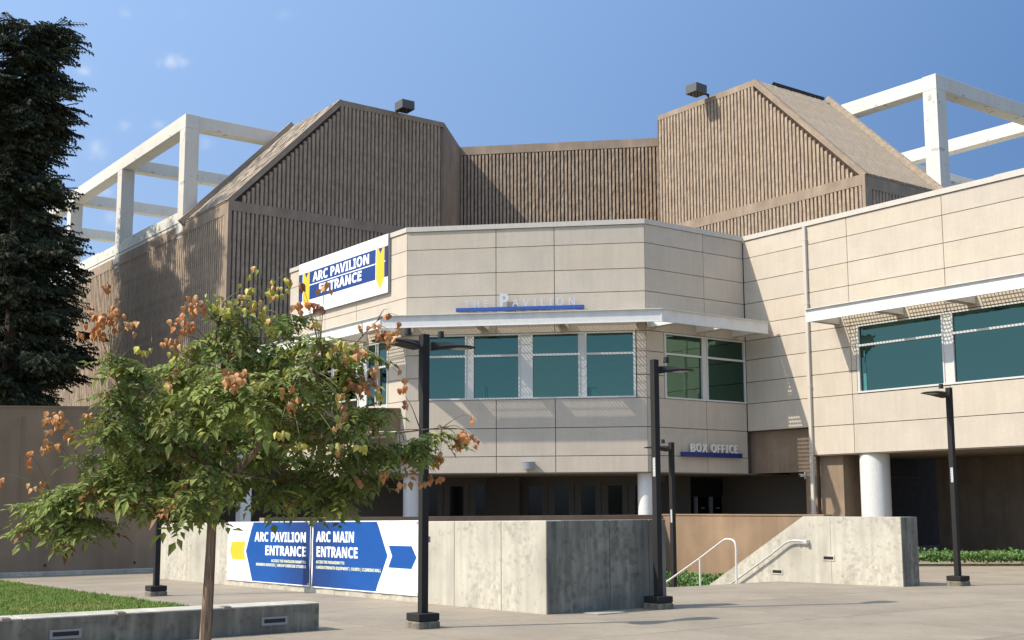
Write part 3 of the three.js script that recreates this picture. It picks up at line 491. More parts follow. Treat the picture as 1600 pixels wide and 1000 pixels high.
    c.fillStyle = '#fff'; fit(c, 'ARC PAVILION', X(0.175), Y(0.405), X(0.64), 104); fit(c, 'ENTRANCE', X(0.245), Y(0.66), X(0.49), 104);
    c.fillStyle = '#b9bcc4'; fit(c, 'MEMBER SERVICES | GROUP EXERCISE STUDIOS', X(0.30), Y(0.80), X(0.53), 34); fit(c, 'CLIMBING STUDIO', X(0.30), Y(0.89), X(0.26), 34);
  });
  const o = thing('pavilion_banner', 'large white and blue ARC PAVILION ENTRANCE banner high on the sunlit left face', 'banner', at(fL, 4.46, 10.18, 0.08), A);
  mesh('vinyl_sheet', sheet(6.9, 2.1, 50, 16, (u, v) => 0.05 + 0.02 * (fbm(u, v, 5, 3, 55) - 0.5)), std(C(1, 1, 1), 0.55, { map: tu, side: THREE.DoubleSide }), o);
  mesh('batten', merge([bx(-3.45, 3.45, 1.03, 1.06, -0.06, 0.03), bx(-3.45, 3.45, -1.06, -1.03, -0.06, 0.03), bx(-3.46, -3.43, -1.03, 1.03, -0.06, 0.03), bx(3.43, 3.46, -1.03, 1.03, -0.06, 0.03)]), M.grey, o);
}
// ---------------------------------------------------------------- elevated ramp on the left
{
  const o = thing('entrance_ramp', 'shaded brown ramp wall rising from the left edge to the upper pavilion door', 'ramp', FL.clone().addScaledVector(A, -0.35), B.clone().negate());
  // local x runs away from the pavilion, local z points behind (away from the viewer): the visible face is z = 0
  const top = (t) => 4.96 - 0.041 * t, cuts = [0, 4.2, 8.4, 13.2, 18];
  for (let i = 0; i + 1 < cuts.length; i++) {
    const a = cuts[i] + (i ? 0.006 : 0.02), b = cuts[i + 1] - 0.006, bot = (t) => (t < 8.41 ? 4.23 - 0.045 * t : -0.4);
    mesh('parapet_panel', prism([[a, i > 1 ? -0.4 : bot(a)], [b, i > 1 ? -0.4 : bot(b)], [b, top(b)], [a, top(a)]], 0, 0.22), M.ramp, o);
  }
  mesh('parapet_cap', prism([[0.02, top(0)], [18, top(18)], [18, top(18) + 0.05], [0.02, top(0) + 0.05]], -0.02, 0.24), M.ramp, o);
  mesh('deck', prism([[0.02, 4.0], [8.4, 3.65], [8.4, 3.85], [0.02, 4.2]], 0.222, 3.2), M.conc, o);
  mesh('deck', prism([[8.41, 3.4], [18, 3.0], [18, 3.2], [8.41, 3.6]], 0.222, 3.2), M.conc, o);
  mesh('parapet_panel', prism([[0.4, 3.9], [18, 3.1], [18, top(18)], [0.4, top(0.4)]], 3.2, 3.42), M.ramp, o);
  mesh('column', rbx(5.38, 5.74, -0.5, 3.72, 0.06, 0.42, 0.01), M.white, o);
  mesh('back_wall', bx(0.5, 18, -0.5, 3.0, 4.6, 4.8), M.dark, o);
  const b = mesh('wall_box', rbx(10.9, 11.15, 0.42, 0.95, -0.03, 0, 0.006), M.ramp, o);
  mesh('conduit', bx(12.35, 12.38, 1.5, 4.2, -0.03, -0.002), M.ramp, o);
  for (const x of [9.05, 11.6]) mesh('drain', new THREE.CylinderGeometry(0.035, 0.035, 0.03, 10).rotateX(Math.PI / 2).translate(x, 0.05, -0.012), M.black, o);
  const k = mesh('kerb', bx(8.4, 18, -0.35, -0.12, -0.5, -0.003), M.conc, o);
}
// ---------------------------------------------------------------- the arena behind: fluted concrete
function ribs(s0, s1, pitch, yb, yt, seg, seed, face = 0) {                     // rough broken-rib concrete: one strip of joined ribs
  const r = rng(seed), n = Math.round((s1 - s0) / pitch), pos = [];
  for (let i = 0; i < n; i++) {
    const c = s0 + (i + 0.5) * (s1 - s0) / n, b = yb(c), t = yt(c); if (t - b < 0.15) continue;
    const m = Math.max(1, Math.round((t - b) / seg)), rows = [];
    for (let j = 0; j <= m; j++) {
      const y = b + (t - b) * j / m, w = pitch * 0.5, e = () => (r() - 0.5);
      rows.push([[c - w * 0.68 + e() * 0.008, y, -0.145], [c - w * 0.58 + e() * 0.016, y, face - 0.01 + e() * 0.022], [c + w * 0.58 + e() * 0.016, y, face - 0.01 + e() * 0.022], [c + w * 0.68 + e() * 0.008, y, -0.145]]);
    }
    for (let j = 0; j < m; j++) for (let k = 0; k < 3; k++) { const p = rows[j][k], q = rows[j][k + 1], u = rows[j + 1][k], v = rows[j + 1][k + 1]; pos.push(...p, ...q, ...v, ...p, ...v, ...u); }
    const u = rows[m], d = rows[0]; pos.push(...u[0], ...u[1], ...u[2], ...u[0], ...u[2], ...u[3], ...d[0], ...d[2], ...d[1], ...d[0], ...d[3], ...d[2]);
  }
  const g = new THREE.BufferGeometry(); g.setAttribute('position', new THREE.Float32BufferAttribute(pos, 3)); g.computeVertexNormals(); return uvMap(g);
}
const RT = V(7.379, 0, -59.253), LC = V(-12.738, 0, -53.336), CC = V(-2.809, 0, -64.422), RC = RT.clone().addScaledVector(A, 12.37);
const arena = thing('arena_building', 'tall brown fluted concrete arena with two sloped towers behind the pavilion', 'building', CC.clone());
const ap = (name, geo, mat, fr, kind) => { const m = set(mesh(name, geo, mat, arena, kind), fr, CC); return m; };
const EV = 21.2, BAND = 15.4, BANDB = 14.95;
function tower(fr, L, apex, mirror, seed) {                  // L: length of the end face; the slope falls to 15.4 at one end
  const X = (x) => (mirror ? L - x : x);
  const top = (x) => { const q = X(x); return q < apex ? EV : EV - (EV - 15.35) * (q - apex) / (L - apex); };
  const pts = [[0, 0], [L, 0], [L, 15.35], [apex, EV], [0, EV]].map(([x, y]) => [X(x), y]); if (mirror) pts.reverse();
  const EXT = 5.2;
  const bp = [[0, 0], [L - 0.16, 0], [L - 0.16, 15.3], [apex, EV - 0.05], [0, EV - 0.05]].map(([x, y]) => [X(x), y]); if (mirror) bp.reverse();
  const w = ap('tower_wall', prism(bp, -EXT, -0.14), M.ribshade, fr);
  // smooth border that follows the outline, and the band
  const t = 0.25;
  const inner = [[0.02, 0.1], [L - 0.16, 0.1], [L - 0.16, 15.3], [apex + 0.05, EV - t - 0.04], [0.02, EV - t]].map(([x, y]) => [X(x), y]);
  const sh = new THREE.Shape(pts.map((q) => new THREE.Vector2(...q))); sh.holes.push(new THREE.Path(inner.map((q) => new THREE.Vector2(...q))));
  const eg = new THREE.ExtrudeGeometry(sh, { depth: 0.142, bevelEnabled: false }); eg.translate(0, 0, -0.141);
  ap('smooth_border', uvMap(eg), M.ribsmooth, fr);
  ap('smooth_band', bx(Math.min(X(0.022), X(L - 0.162)), Math.max(X(0.022), X(L - 0.162)), BANDB, BAND, -0.141, 0.004), M.ribsmooth, fr);
  const lim = (x) => { const q = X(x); return q < apex ? EV - t : EV - t - (EV - 15.35) * (q - apex) / (L - apex) - 0.18; };
  ap('fluted_face', ribs(0.02, L - 0.16, 0.215, () => BAND, lim, 0.3, seed), M.rib, fr, 'stuff');
  ap('fluted_face', ribs(0.02, L - 0.16, 0.215, () => 8, () => BANDB, 0.4, seed + 1), M.rib, fr, 'stuff');
  // ribbed concrete roof slope
  const dy = EV - 15.35, dx = L - apex, len = Math.hypot(dx, dy), ang = Math.atan2(dy, dx);
  const roof = ap('roof', bx(0, len, -0.12, 0.02, -EXT, 0.0), M.roof, fr);
  const base = new THREE.Matrix4().makeTranslation(X(apex), EV, 0).multiply(new THREE.Matrix4().makeRotationZ(mirror ? -(Math.PI - ang) : -ang));
  if (mirror) base.multiply(new THREE.Matrix4().makeScale(1, -1, 1));
  const rg = (g) => { const q = g.applyMatrix4(base); if (mirror) { const p = q.attributes.position.array; for (let i = 0; i < p.length; i += 9) for (let k = 0; k < 3; k++) { const e = p[i + 3 + k]; p[i + 3 + k] = p[i + 6 + k]; p[i + 6 + k] = e; } q.computeVertexNormals(); } return q; };
  roof.geometry = rg(roof.geometry);
  const rb = ribs(-EXT + 0.35, -0.3, 0.16, () => 0.15, () => len - 0.05, 0.3, seed + 5); rb.applyMatrix4(new THREE.Matrix4().makeBasis(V(0, 0, 1), V(1, 0, 0), V(0, 1, 0))); rb.translate(0, 0.10, 0);
  { const p = rb.attributes.position.array; for (let i = 0; i < p.length; i += 9) for (let k = 0; k < 3; k++) { const e = p[i + 3 + k]; p[i + 3 + k] = p[i + 6 + k]; p[i + 6 + k] = e; } rb.computeVertexNormals(); }
  const m = mesh('roof_ribs', rg(rb), M.roof, roof, 'stuff');
  mesh('roof_kerb', rg(bx(-0.1, len + 0.1, -0.05, 0.28, -EXT - 0.22, -EXT - 0.004)), M.roof, roof);
  mesh('roof_edge', rg(bx(0.02, len, 0.021, 0.09, -0.26, -0.003)), M.ribsmooth, roof);
  return { roof, rg, len };
}
const fRT = frame(RT, A), fLT = frame(LC, B), fC = frame(CC, F);
const tR = tower(fRT, 12.37, 6.38, false, 101), tL = tower(fLT, 11.55, 5.88, true, 201);
for (const t of [tR]) { const l = []; for (let i = 0; i < 18; i++) l.push(bx(-0.03, 0.1, 0.08, 0.13, -4.9 + i * 0.2, -4.8 + i * 0.2)); mesh('ridge_louvre', t.rg(merge([bx(-0.06, -0.02, 0.02, 0.19, -5.0, -1.3), ...l])), std(C(0.05, 0.05, 0.055), 0.6), t.roof); }
{
  ap('centre_wall', bx(-0.6, 11.4, 0, EV - 0.03, -1.2, -0.14), M.ribshade, fC);
  ap('smooth_border', bx(-0.3, 11.4, EV - 0.48, EV - 0.02, -0.6, 0.006), M.ribsmooth, fC);
  ap('fluted_face', ribs(0.0, 11.2, 0.195, () => 9, () => EV - 0.5, 0.3, 301), M.rib, fC, 'stuff');
  // returns between the towers and the centre wall
  const fl = frame(CC.clone().addScaledVector(F, -0.02), N.clone());
  ap('return_wall', bx(-0.4, 4.23, 0, EV - 0.01, 0, 0.5), M.ribsmooth, frame(CC.clone(), N));
  ap('return_wall', bx(0, 4.6, 0, EV - 0.02, -0.24, 0.26), M.ribsmooth, frame(RT.clone().addScaledVector(B, 0.3), N.clone().negate()));
  // side walls
  const fS = frame(LC.clone().addScaledVector(A, -44), A), fS2 = frame(RC.clone(), B);
  ap('side_wall', bx(0, 43.83, 0, 15.3, -1.5, -0.14), M.ribshade, fS); ap('side_wall', bx(0.17, 40, 0, 15.3, -1.5, -0.14), M.ribshade, fS2);
  ap('smooth_border', bx(0, 43.84, 14.8, 15.32, -0.9, 0.004), M.ribsmooth, fS); ap('smooth_border', bx(0.16, 40, 14.8, 15.32, -0.9, 0.004), M.ribsmooth, fS2);
  ap('smooth_border', bx(43.55, 43.87, 0, 14.8, -0.139, 0.003), M.ribsmooth, fS); ap('smooth_border', bx(0.13, 0.45, 0, 14.8, -0.139, 0.003), M.ribsmooth, fS2);
  ap('fluted_face', ribs(2, 43.54, 0.24, () => 1, () => 14.8, 0.5, 401), M.rib, fS, 'stuff'); ap('fluted_face', ribs(0.5, 12, 0.22, () => 8, () => 14.8, 0.4, 402), M.rib, fS2, 'stuff');
  // white edge panels of the lower roof
  for (let i = 0; i < 9; i++) { const b = 38.2 - i * 4.2; ap('edge_panel', merge([bx(b - 4.15, b, 15.33, 15.95, -0.5, -0.02), bx(b - 4.15, b, 15.95, 16.12 + (i % 2) * 0.06, -0.5, -0.1), bx(b - 4.15, b, 15.5, 15.54, -0.02, 0.015)]), M.frameW, fS); }
  for (let i = 0; i < 8; i++) { const b = 5.6 + i * 4.2; ap('edge_panel', bx(b, b + 4.15, 15.33, 16.1, -0.5, -0.02), M.frameW, fS2); }
  const back = CC.clone().addScaledVector(N, -2), off = (p, d1, k1, d2, k2) => { const q = p.clone().addScaledVector(d1, k1); if (d2) q.addScaledVector(d2, k2); return q.sub(CC); };
  const m = mesh('lower_roof', poly([off(LC, A, -5.2, B, 0.6), off(LC, A, -44, B, 0.6), off(LC, A, -44, B, 60), off(RC, B, 40, A, -0.6), off(RC, B, 5.3, A, -0.6), off(RT, B, 5.3, A, 0), off(LC, A, -5.2, B, 11)], 15.2, 15.3), M.conc, arena);
}
// ---------------------------------------------------------------- white concrete frames on the arena roof
function bay(label, origin, dir, zdir, cross) {
  const o = thing('roof_frame', label, 'concrete frame', origin, dir), w = 0.36, S = 9.2, n = 4, top = 5.62, t2 = 0.7, zs = zdir;   // dir: along the wall, away from the tower
  const Z = (a, b) => (zs > 0 ? [a, b] : [-b, -a]);
  for (let i = 0; i < n; i++) {
    mesh('post', rbx(i * S - w, i * S + w, -0.6, top - t2 - 0.002, ...Z(0, 2 * w), 0.02), M.frameW, o);
    mesh('cross_beam', rbx(i * S - w + 0.02, i * S + w - 0.02, top - t2 + 0.02, top - 0.02, ...Z(2 * w - 0.02, cross), 0.02), M.frameW, o);
    mesh('bearing', rbx(i * S - w - 0.12, i * S + w + 0.12, -0.35, 0.02, ...Z(-0.02, 2 * w + 0.1), 0.02), M.frameW, o);
  }
  mesh('edge_beam', rbx(-w, (n - 1) * S + w, top - t2, top, ...Z(0.002, 2 * w - 0.002), 0.02), M.frameW, o);
  mesh('edge_beam', rbx(-w + 0.8, (n - 1) * S + w, top - t2 - 0.004, top - 0.004, ...Z(cross - 0.02, cross + 0.7), 0.02), M.frameW, o);
  return o;
}
bay('white concrete post-and-beam frame on the roof left of the towers, behind the redwood', LC.clone().addScaledVector(A, -5.85).setY(15.3), A.clone().negate(), 1, 9.4);
bay('white concrete post-and-beam frame on the roof at the right edge', RC.clone().addScaledVector(B, 5.75).setY(15.3), B.clone(), -1, 9.4);
// ---------------------------------------------------------------- floodlights on the towers
function flood(label, pos, dir) {
  const o = thing('floodlight', label, 'floodlight', pos, dir);
  mesh('arm', merge([rbx(-0.04, 0.04, -0.3, 0.16, -0.1, -0.02, 0.01), rbx(-0.04, 0.04, 0.08, 0.16, -0.1, 0.5, 0.01)]), M.pole, o);
  const h = mesh('housing', rbx(-0.36, 0.36, 0, 0.44, -0.36, 0.36, 0.02), std(C(0.10, 0.10, 0.095), 0.5), o); h.position.set(0, -0.02, 0.75); h.rotation.x = -0.04;
  mesh('lens', bx(-0.3, 0.3, -0.006, 0.001, -0.3, 0.3), M.doorglass, h);
}
flood('dark box floodlight on the roof edge of the left shaded tower', at(fLT, 8.75, 21.1, 0.0), B);
flood('dark box floodlight hanging off the right sunlit tower with its shadow below', at(fRT, 3.5, 21.2, 0.02), A);
// ---------------------------------------------------------------- lamp posts
function headGeo() {                                          // thin tapering luminaire along +x, flat below, domed above
  const L = 0.68, n = 14, pos = [], ring = [];
  for (let i = 0; i <= n; i++) { const t = i / n, x = 0.05 + L * t, w = 0.07 + 0.13 * Math.pow(Math.sin(Math.min(1, t * 1.25 + 0.12) * Math.PI / 2), 1) * (t < 0.75 ? 1 : Math.sqrt(Math.max(0.02, 1 - ((t - 0.75) / 0.25) ** 2))), h = 0.085 * (1 - t) + 0.014, y = -0.015 - 0.075 * (1 - t) * (1 - t); ring.push([[x, y, -w], [x, y + h * 0.45, -w], [x, y + h + 0.02 * (1 - t), -w * 0.35], [x, y + h + 0.02 * (1 - t), w * 0.35], [x, y + h * 0.45, w], [x, y, w]]); }
  for (let i = 0; i < n; i++) for (let k = 0; k < 6; k++) { const k2 = (k + 1) % 6, p = ring[i][k], q = ring[i][k2], u = ring[i + 1][k], v = ring[i + 1][k2]; pos.push(...p, ...v, ...q, ...p, ...u, ...v); }
  const e = ring[0], f = ring[n]; for (let k = 1; k < 5; k++) { pos.push(...e[0], ...e[k], ...e[k + 1], ...f[0], ...f[k + 1], ...f[k]); }
  const g = new THREE.BufferGeometry(); g.setAttribute('position', new THREE.Float32BufferAttribute(pos, 3)); g.computeVertexNormals(); return uvMap(g);
}
const HEAD = headGeo();
const idPlate = printed(24, 128, (c, w, h) => { c.fillStyle = '#e8e8e6'; c.fillRect(0, 0, w, h); c.fillStyle = '#444'; for (const y of [10, 30, 52, 74, 96, 112]) { c.fillRect(7, y, 10, 3); c.fillRect(7, y + 4, 3, 6); } });
function lampPost(label, pos, heads, H, plate, group = 'lamp posts on the plaza') {
  const o = thing('lamp_post', label, 'lamp post', pos, B, group), w = 0.053;
  mesh('pole', rbx(-w, w, 0.19, H, -w, w, 0.006), M.pole, o);
  mesh('base_cover', rbx(-0.165, 0.165, 0.10, 0.20, -0.165, 0.165, 0.012), M.pole, o);
  mesh('footing', rbx(-0.175, 0.175, -0.3, 0.098, -0.175, 0.175, 0.03), std(C(0.36, 0.32, 0.26), 0.9, { map: rep(tDarkConc, 1) }), o);
  for (const s of heads) {
    const h = mesh('luminaire', HEAD, M.pole, o); h.position.set(s * 0.07, H - 0.13, 0); h.rotation.y = s > 0 ? 0 : Math.PI;
    mesh('photocell', merge([new THREE.CylinderGeometry(0.042, 0.048, 0.085, 14).translate(0.2, 0.15, 0), new THREE.CylinderGeometry(0.055, 0.055, 0.012, 14).translate(0.2, 0.105, 0)]), M.black, h);
    mesh('lens', bx(0.3, 0.62, -0.032, -0.018, -0.1, 0.1), std(C(0.4, 0.4, 0.36), 0.3), h);
  }
  if (plate) { const p = mesh('number_plate', new THREE.PlaneGeometry(0.055, 0.30), std(C(0.7, 0.7, 0.68), 0.5, { map: idPlate }), o); p.position.set(-w - 0.002, 2.25, 0.01); p.rotation.y = -Math.PI / 2; }
  return o;
}
const L1 = lampPost('tall black lamp post with two heads standing before the concrete wall', V(-1.215, 0, -16.72), [1, -1], 4.0, false);
mesh('outlet_box', rbx(0.054, 0.086, 1.14, 1.22, -0.03, 0.05, 0.006), M.grey, L1);
lampPost('dark lamp post with a single head pointing right beside the shaded wall end', V(2.325, 0, -19.72), [1], 4.0, true);
lampPost('dark lamp post with a single head pointing left, standing under the right wing', V(9.10, 0, -25.2), [-1], 4.06, true);
lampPost('black lamp post rising into the tree crown at the left', ab(-9.0, -2.72, gy(-9.0)), [-1], 4.0, false);
lampPost('farther dark lamp post rising from the sunken stair with its head pointing left', ab(-6.42, 8.86, -0.85), [-1], 4.0, true);

// ---------------------------------------------------------------- golden rain tree in the foreground
function leafGeo(r, n, len, lw, droop, pos, col, tone) {      // one feathered leaf: n leaflets along a drooping stalk, local frame given by a matrix
  const out = [];
  for (let i = 0; i < n; i++) {
    const t = (i + 1) / n, side = i === n - 1 ? 0 : i % 2 ? 1 : -1, x = len * t, y = -droop * t * t, l = lw * (0.75 + 0.5 * r()) * (i === n - 1 ? 1.2 : 1), a = side * (0.9 + 0.4 * r()), dx = Math.cos(a) * l, dz = Math.sin(a) * l, dy = -l * (0.0 + 0.9 * r()), w = l * 0.31, nx = -Math.sin(a) * w, nz = Math.cos(a) * w, k = 0.012 * (r() + 0.3);
    const b = [x, y, 0], m1 = [x + dx * 0.45 + nx, y + dy * 0.3 + k, dz * 0.45 + nz], m2 = [x + dx * 0.45 - nx, y + dy * 0.3 + k, dz * 0.45 - nz], mc = [x + dx * 0.5, y + dy * 0.42, dz * 0.5], tip = [x + dx, y + dy, dz];
    out.push(b, m1, mc, b, mc, m2, m1, tip, mc, m2, mc, tip);
  }
  return out;
}
{
  const D = 12.5, ray = (px, py, dz = 0) => { const X = (px - 800) / FOCAL, Y = (550 - py) / FOCAL, c = Math.cos(0.127805), s = Math.sin(0.127805), f = c - Y * s, k = (D + dz) / f; return V(X * k, 1.6 + (Y * c + s) * k, -(D + dz)); };
  const r = rng(777), base = ray(316, 1040); base.y = 0;
  const o = thing('golden_rain_tree', 'young leafy tree with orange and yellow papery seed pods beside the seat wall', 'tree', base.clone());
  const L = (p) => p.clone().sub(base);
  const tr = [V(0, -0.05, 0), L(ray(319, 1000)), L(ray(324, 930)), L(ray(328, 860)), L(ray(331, 800)), L(ray(333, 762))];
  mesh('trunk', uvMap(merge([tube(tr, 0.066, 0.043, 18, 12), tube([V(0, -0.06, 0), V(0, 0.12, 0)], 0.10, 0.066, 3, 12)])), M.bark, o);
  const limbs = [];
  const limb = (pts, r0, r1, parentName = 'limb') => { const P = pts.map((q) => L(ray(...q))); limbs.push(P); mesh(parentName, uvMap(tube(P, r0, r1, 12, 7)), M.bark, o); };
  limb([[333, 766], [322, 720, 0.1], [318, 650, 0.2], [330, 560, 0.2], [350, 470, 0.3]], 0.042, 0.010);
  limb([[333, 762], [365, 738, -0.2], [410, 690, -0.3], [450, 620, -0.5], [500, 545, -0.7]], 0.044, 0.010);
  limb([[322, 720, 0.1], [270, 690, -0.1], [200, 640, -0.3], [175, 570, -0.3]], 0.030, 0.007);
  limb([[330, 750], [270, 735, 0.3], [180, 745, 0.4], [80, 770, 0.5]], 0.028, 0.006);
  limb([[410, 690, -0.3], [490, 690, 0.3], [580, 680, 0.4], [690, 668, 0.4]], 0.026, 0.006);
  limb([[365, 738, -0.2], [430, 745, 0.5], [510, 755, 0.6]], 0.022, 0.006);
  limb([[450, 620, -0.5], [530, 560, 0], [590, 500, 0.1]], 0.018, 0.005);
  limb([[318, 650, 0.2], [390, 560, 0.7], [410, 470, 0.7]], 0.024, 0.006);
  limb([[318, 650, 0.2], [250, 610, 0.6], [215, 540, 0.5]], 0.02, 0.006);
  // crown clumps: picture column, row, radius (cm-ish), depth offset
  const cl = [[70, 795, 34, 0.5], [105, 775, 40, 0.4], [150, 765, 42, 0.3], [195, 735, 42, 0.3], [120, 815, 26, 0.4], [235, 745, 40, 0.1], [160, 715, 26, 0.1],
    [186, 665, 36, -0.3], [200, 620, 34, -0.2], [180, 560, 22, -0.3], [212, 580, 22, -0.2], [245, 690, 44, 0], [258, 625, 36, 0.5], [300, 700, 48, 0.3], [295, 640, 44, -0.5], [288, 575, 32, 0.4], [330, 745, 34, -0.4],
    [345, 660, 50, 0.7], [340, 590, 40, -0.6], [372, 525, 32, 0.4], [355, 490, 22, 0.3], [320, 540, 24, 0.1], [395, 620, 48, -0.7], [400, 700, 48, 0.6], [415, 555, 38, 0.6], [440, 500, 30, 0.6], [455, 660, 46, 0], [448, 590, 36, -0.7],
    [480, 730, 40, 0.6], [508, 670, 42, -0.3], [495, 610, 30, 0], [525, 755, 34, 0.6], [548, 715, 40, 0.4], [556, 650, 32, -0.2], [545, 595, 20, 0], [592, 700, 30, 0.4], [632, 700, 24, 0.4], [655, 690, 20, 0.4], [682, 680, 14, 0.4],
    [298, 780, 24, -0.5], [258, 770, 24, 0.3], [455, 755, 26, 0.6], [385, 752, 26, 0.4], [480, 535, 26, -0.6], [520, 560, 18, -0.3], [570, 745, 20, 0.5], [306, 805, 13, -0.5], [522, 782, 13, 0.6], [482, 775, 13, 0.6], [560, 550, 16, 0], [150, 810, 18, 0.4], [55, 822, 12, 0.5], [590, 640, 16, 0], [420, 770, 14, 0.5], [225, 790, 12, 0.2]];
  const pos = [], colr = [], m = new THREE.Matrix4(), q = new THREE.Quaternion(), e = new THREE.Euler(), v = V();
  const twig = [];
  for (const [px, py, rad, dz] of cl) {
    const c = L(ray(px, py - 6, dz)), Rm = Math.max(0.05, (rad - 11) / 150), n = Math.round(7 + rad * rad / 39);
    const tint = r();
    for (let i = 0; i < n; i++) {
      do v.set(r() * 2 - 1, r() * 2 - 1, r() * 2 - 1); while (v.lengthSq() > 1);
      const dir = v.clone(); const p = c.clone().addScaledVector(v, Rm * (0.75 + 0.35 * r())).add(V(0, -0.03, 0));
      const yawA = Math.atan2(-dir.z + (r() - 0.5) * 0.9, dir.x + (r() - 0.5) * 0.9);
      e.set((r() - 0.5) * 0.7, yawA, 0.25 - 1.0 * r(), 'YXZ'); q.setFromEuler(e); const s = 0.55 + 0.75 * r(); m.compose(p, q, V(s, s, s));
      const old = r() < 0.035, y = r() < 0.08 ? 1 : 0, k = 0.62 + 0.75 * r() * (0.7 + 0.6 * tint);
      for (const w of leafGeo(r, 11, 0.26, 0.078, 0.03 + 0.10 * r())) { v.set(...w).applyMatrix4(m); pos.push(v.x, v.y, v.z); const g = old ? [0.30, 0.15, 0.05] : y ? [0.42, 0.41, 0.085] : [0.225, 0.275, 0.064]; colr.push(g[0] * k, g[1] * k, g[2] * k); }
    }
    // a twig from the nearest limb point
    let best = null, bd = 1e9; for (const P of limbs) for (const a of new THREE.CatmullRomCurve3(P).getPoints(10)) { const d = a.distanceTo(c); if (d < bd) { bd = d; best = a; } }
    if (bd > 0.03) { const mid = best.clone().lerp(c, 0.5).add(V(0, 0.05, 0)); twig.push(tube([best, mid, c], 0.009, 0.003, 6, 5)); }
  }
  const g = new THREE.BufferGeometry(); g.setAttribute('position', new THREE.Float32BufferAttribute(pos, 3)); g.setAttribute('color', new THREE.Float32BufferAttribute(colr, 3)); g.computeVertexNormals();
  mesh('crown', g, new THREE.MeshPhysicalMaterial({ vertexColors: true, roughness: 0.85, specularIntensity: 0.5, side: THREE.DoubleSide, transmission: 0.35, thickness: 0 }), o, 'stuff');
  // papery pods
  const pod = (r2) => { const a = []; const rings = [[0, 0.004], [0.009, 0.017], [0.022, 0.0195], [0.041, 0.0095], [0.058, 0.0008]], S = 6; const pt = (i, j) => { const [y, w] = rings[i], t = j / S * 6.283, k = w * (j % 2 ? 0.52 : 1.22); return [Math.cos(t) * k, -y, Math.sin(t) * k]; }; for (let i = 0; i < 4; i++) for (let j = 0; j < S; j++) { const p = pt(i, j), n = pt(i, j + 1), u = pt(i + 1, j), w = pt(i + 1, j + 1); a.push(p, w, n, p, u, w); } return a; };
  const PO = [0.60, 0.235, 0.06], PT = [0.64, 0.345, 0.125], PY = [0.58, 0.52, 0.09], PG = [0.42, 0.47, 0.09], PR = [0.42, 0.155, 0.06];
  const podMat = new THREE.MeshPhysicalMaterial({ vertexColors: true, roughness: 0.7, side: THREE.DoubleSide, transmission: 0.3, thickness: 0 });
  const cs = [[165, 492, 34, 26, 46, PO, -0.3], [145, 515, 30, 12, 22, PO, -0.3], [205, 500, 14, 16, 9, PT, -0.3], [168, 445, 12, 8, 5, PO, -0.3], [298, 478, 16, 34, 26, PT, 0.2], [285, 505, 20, 18, 20, PO, 0.2], [272, 530, 22, 12, 12, PT, 0.2], [272, 555, 12, 10, 7, PY, 0.2], [318, 475, 10, 14, 8, PO, 0.2], [222, 545, 12, 22, 7, PY, 0.1], [255, 600, 12, 8, 7, PG, -0.4],
    [85, 655, 22, 18, 34, PT, 0.0], [78, 690, 20, 14, 18, PT, 0.0], [112, 675, 16, 14, 14, PT, 0.0], [45, 712, 10, 20, 9, PO, 0.3], [2, 745, 8, 12, 5, PO, 0.3], [55, 755, 34, 10, 7, PT, 0.4], [135, 650, 10, 12, 8, PT, 0],
    [364, 588, 21, 20, 42, PT, -0.9], [385, 462, 22, 26, 20, PY, 0.3], [352, 475, 18, 16, 16, PY, 0.3], [330, 470, 8, 22, 8, PG, 0.3], [430, 450, 22, 22, 22, PY, 0.5], [405, 480, 26, 14, 18, PY, 0.5], [448, 432, 10, 8, 6, PY, 0.5], [404, 420, 8, 8, 4, PG, 0.5], [390, 430, 6, 6, 3, PY, 0.5], [422, 505, 10, 10, 6, PY, 0.4],
    [475, 475, 22, 8, 12, PO, -0.6], [500, 478, 14, 10, 10, PR, -0.6], [470, 445, 8, 16, 6, PR, -0.6], [508, 445, 16, 8, 8, PT, -0.6], [493, 502, 8, 10, 5, PY, -0.6], [525, 540, 18, 12, 14, PY, -0.3], [560, 550, 12, 14, 12, PT, -0.1], [585, 575, 14, 12, 12, PT, 0], [560, 598, 26, 14, 18, PR, 0], [575, 608, 20, 12, 14, PO, 0], [540, 560, 10, 8, 6, PY, 0], [592, 520, 18, 18, 14, PR, 0.1], [610, 525, 14, 14, 12, PT, 0.1], [622, 500, 8, 8, 3, PO, 0.1], [606, 490, 8, 4, 3, PR, 0.1], [628, 595, 10, 18, 10, PO, 0.1], [632, 625, 6, 12, 4, PR, 0.1], [595, 612, 10, 8, 6, PY, 0.1], [565, 510, 10, 5, 3, PT, 0.1],
    [530, 615, 10, 14, 8, PY, -0.4], [528, 655, 8, 16, 7, PG, -0.4], [468, 690, 10, 5, 5, PY, -0.8], [437, 672, 10, 5, 7, PY, -0.9], [455, 620, 20, 22, 10, PO, -0.7], [525, 690, 12, 14, 6, PG, -0.6], [540, 640, 8, 10, 4, PR, -0.4], [565, 700, 8, 14, 6, PY, -0.3],
    [725, 680, 16, 14, 26, PO, 0.4], [715, 692, 14, 10, 16, PO, 0.4], [743, 690, 5, 8, 4, PO, 0.4], [737, 655, 3, 6, 2, PO, 0.4], [685, 712, 10, 12, 5, PR, 0.4], [680, 745, 14, 6, 8, PO, 0.4], [662, 752, 10, 6, 5, PT, 0.4], [625, 755, 8, 10, 5, PT, 0.4], [688, 720, 14, 8, 4, PO, 0.4], [600, 738, 12, 10, 6, PO, 0.4], [560, 745, 14, 10, 6, PR, 0.3]];
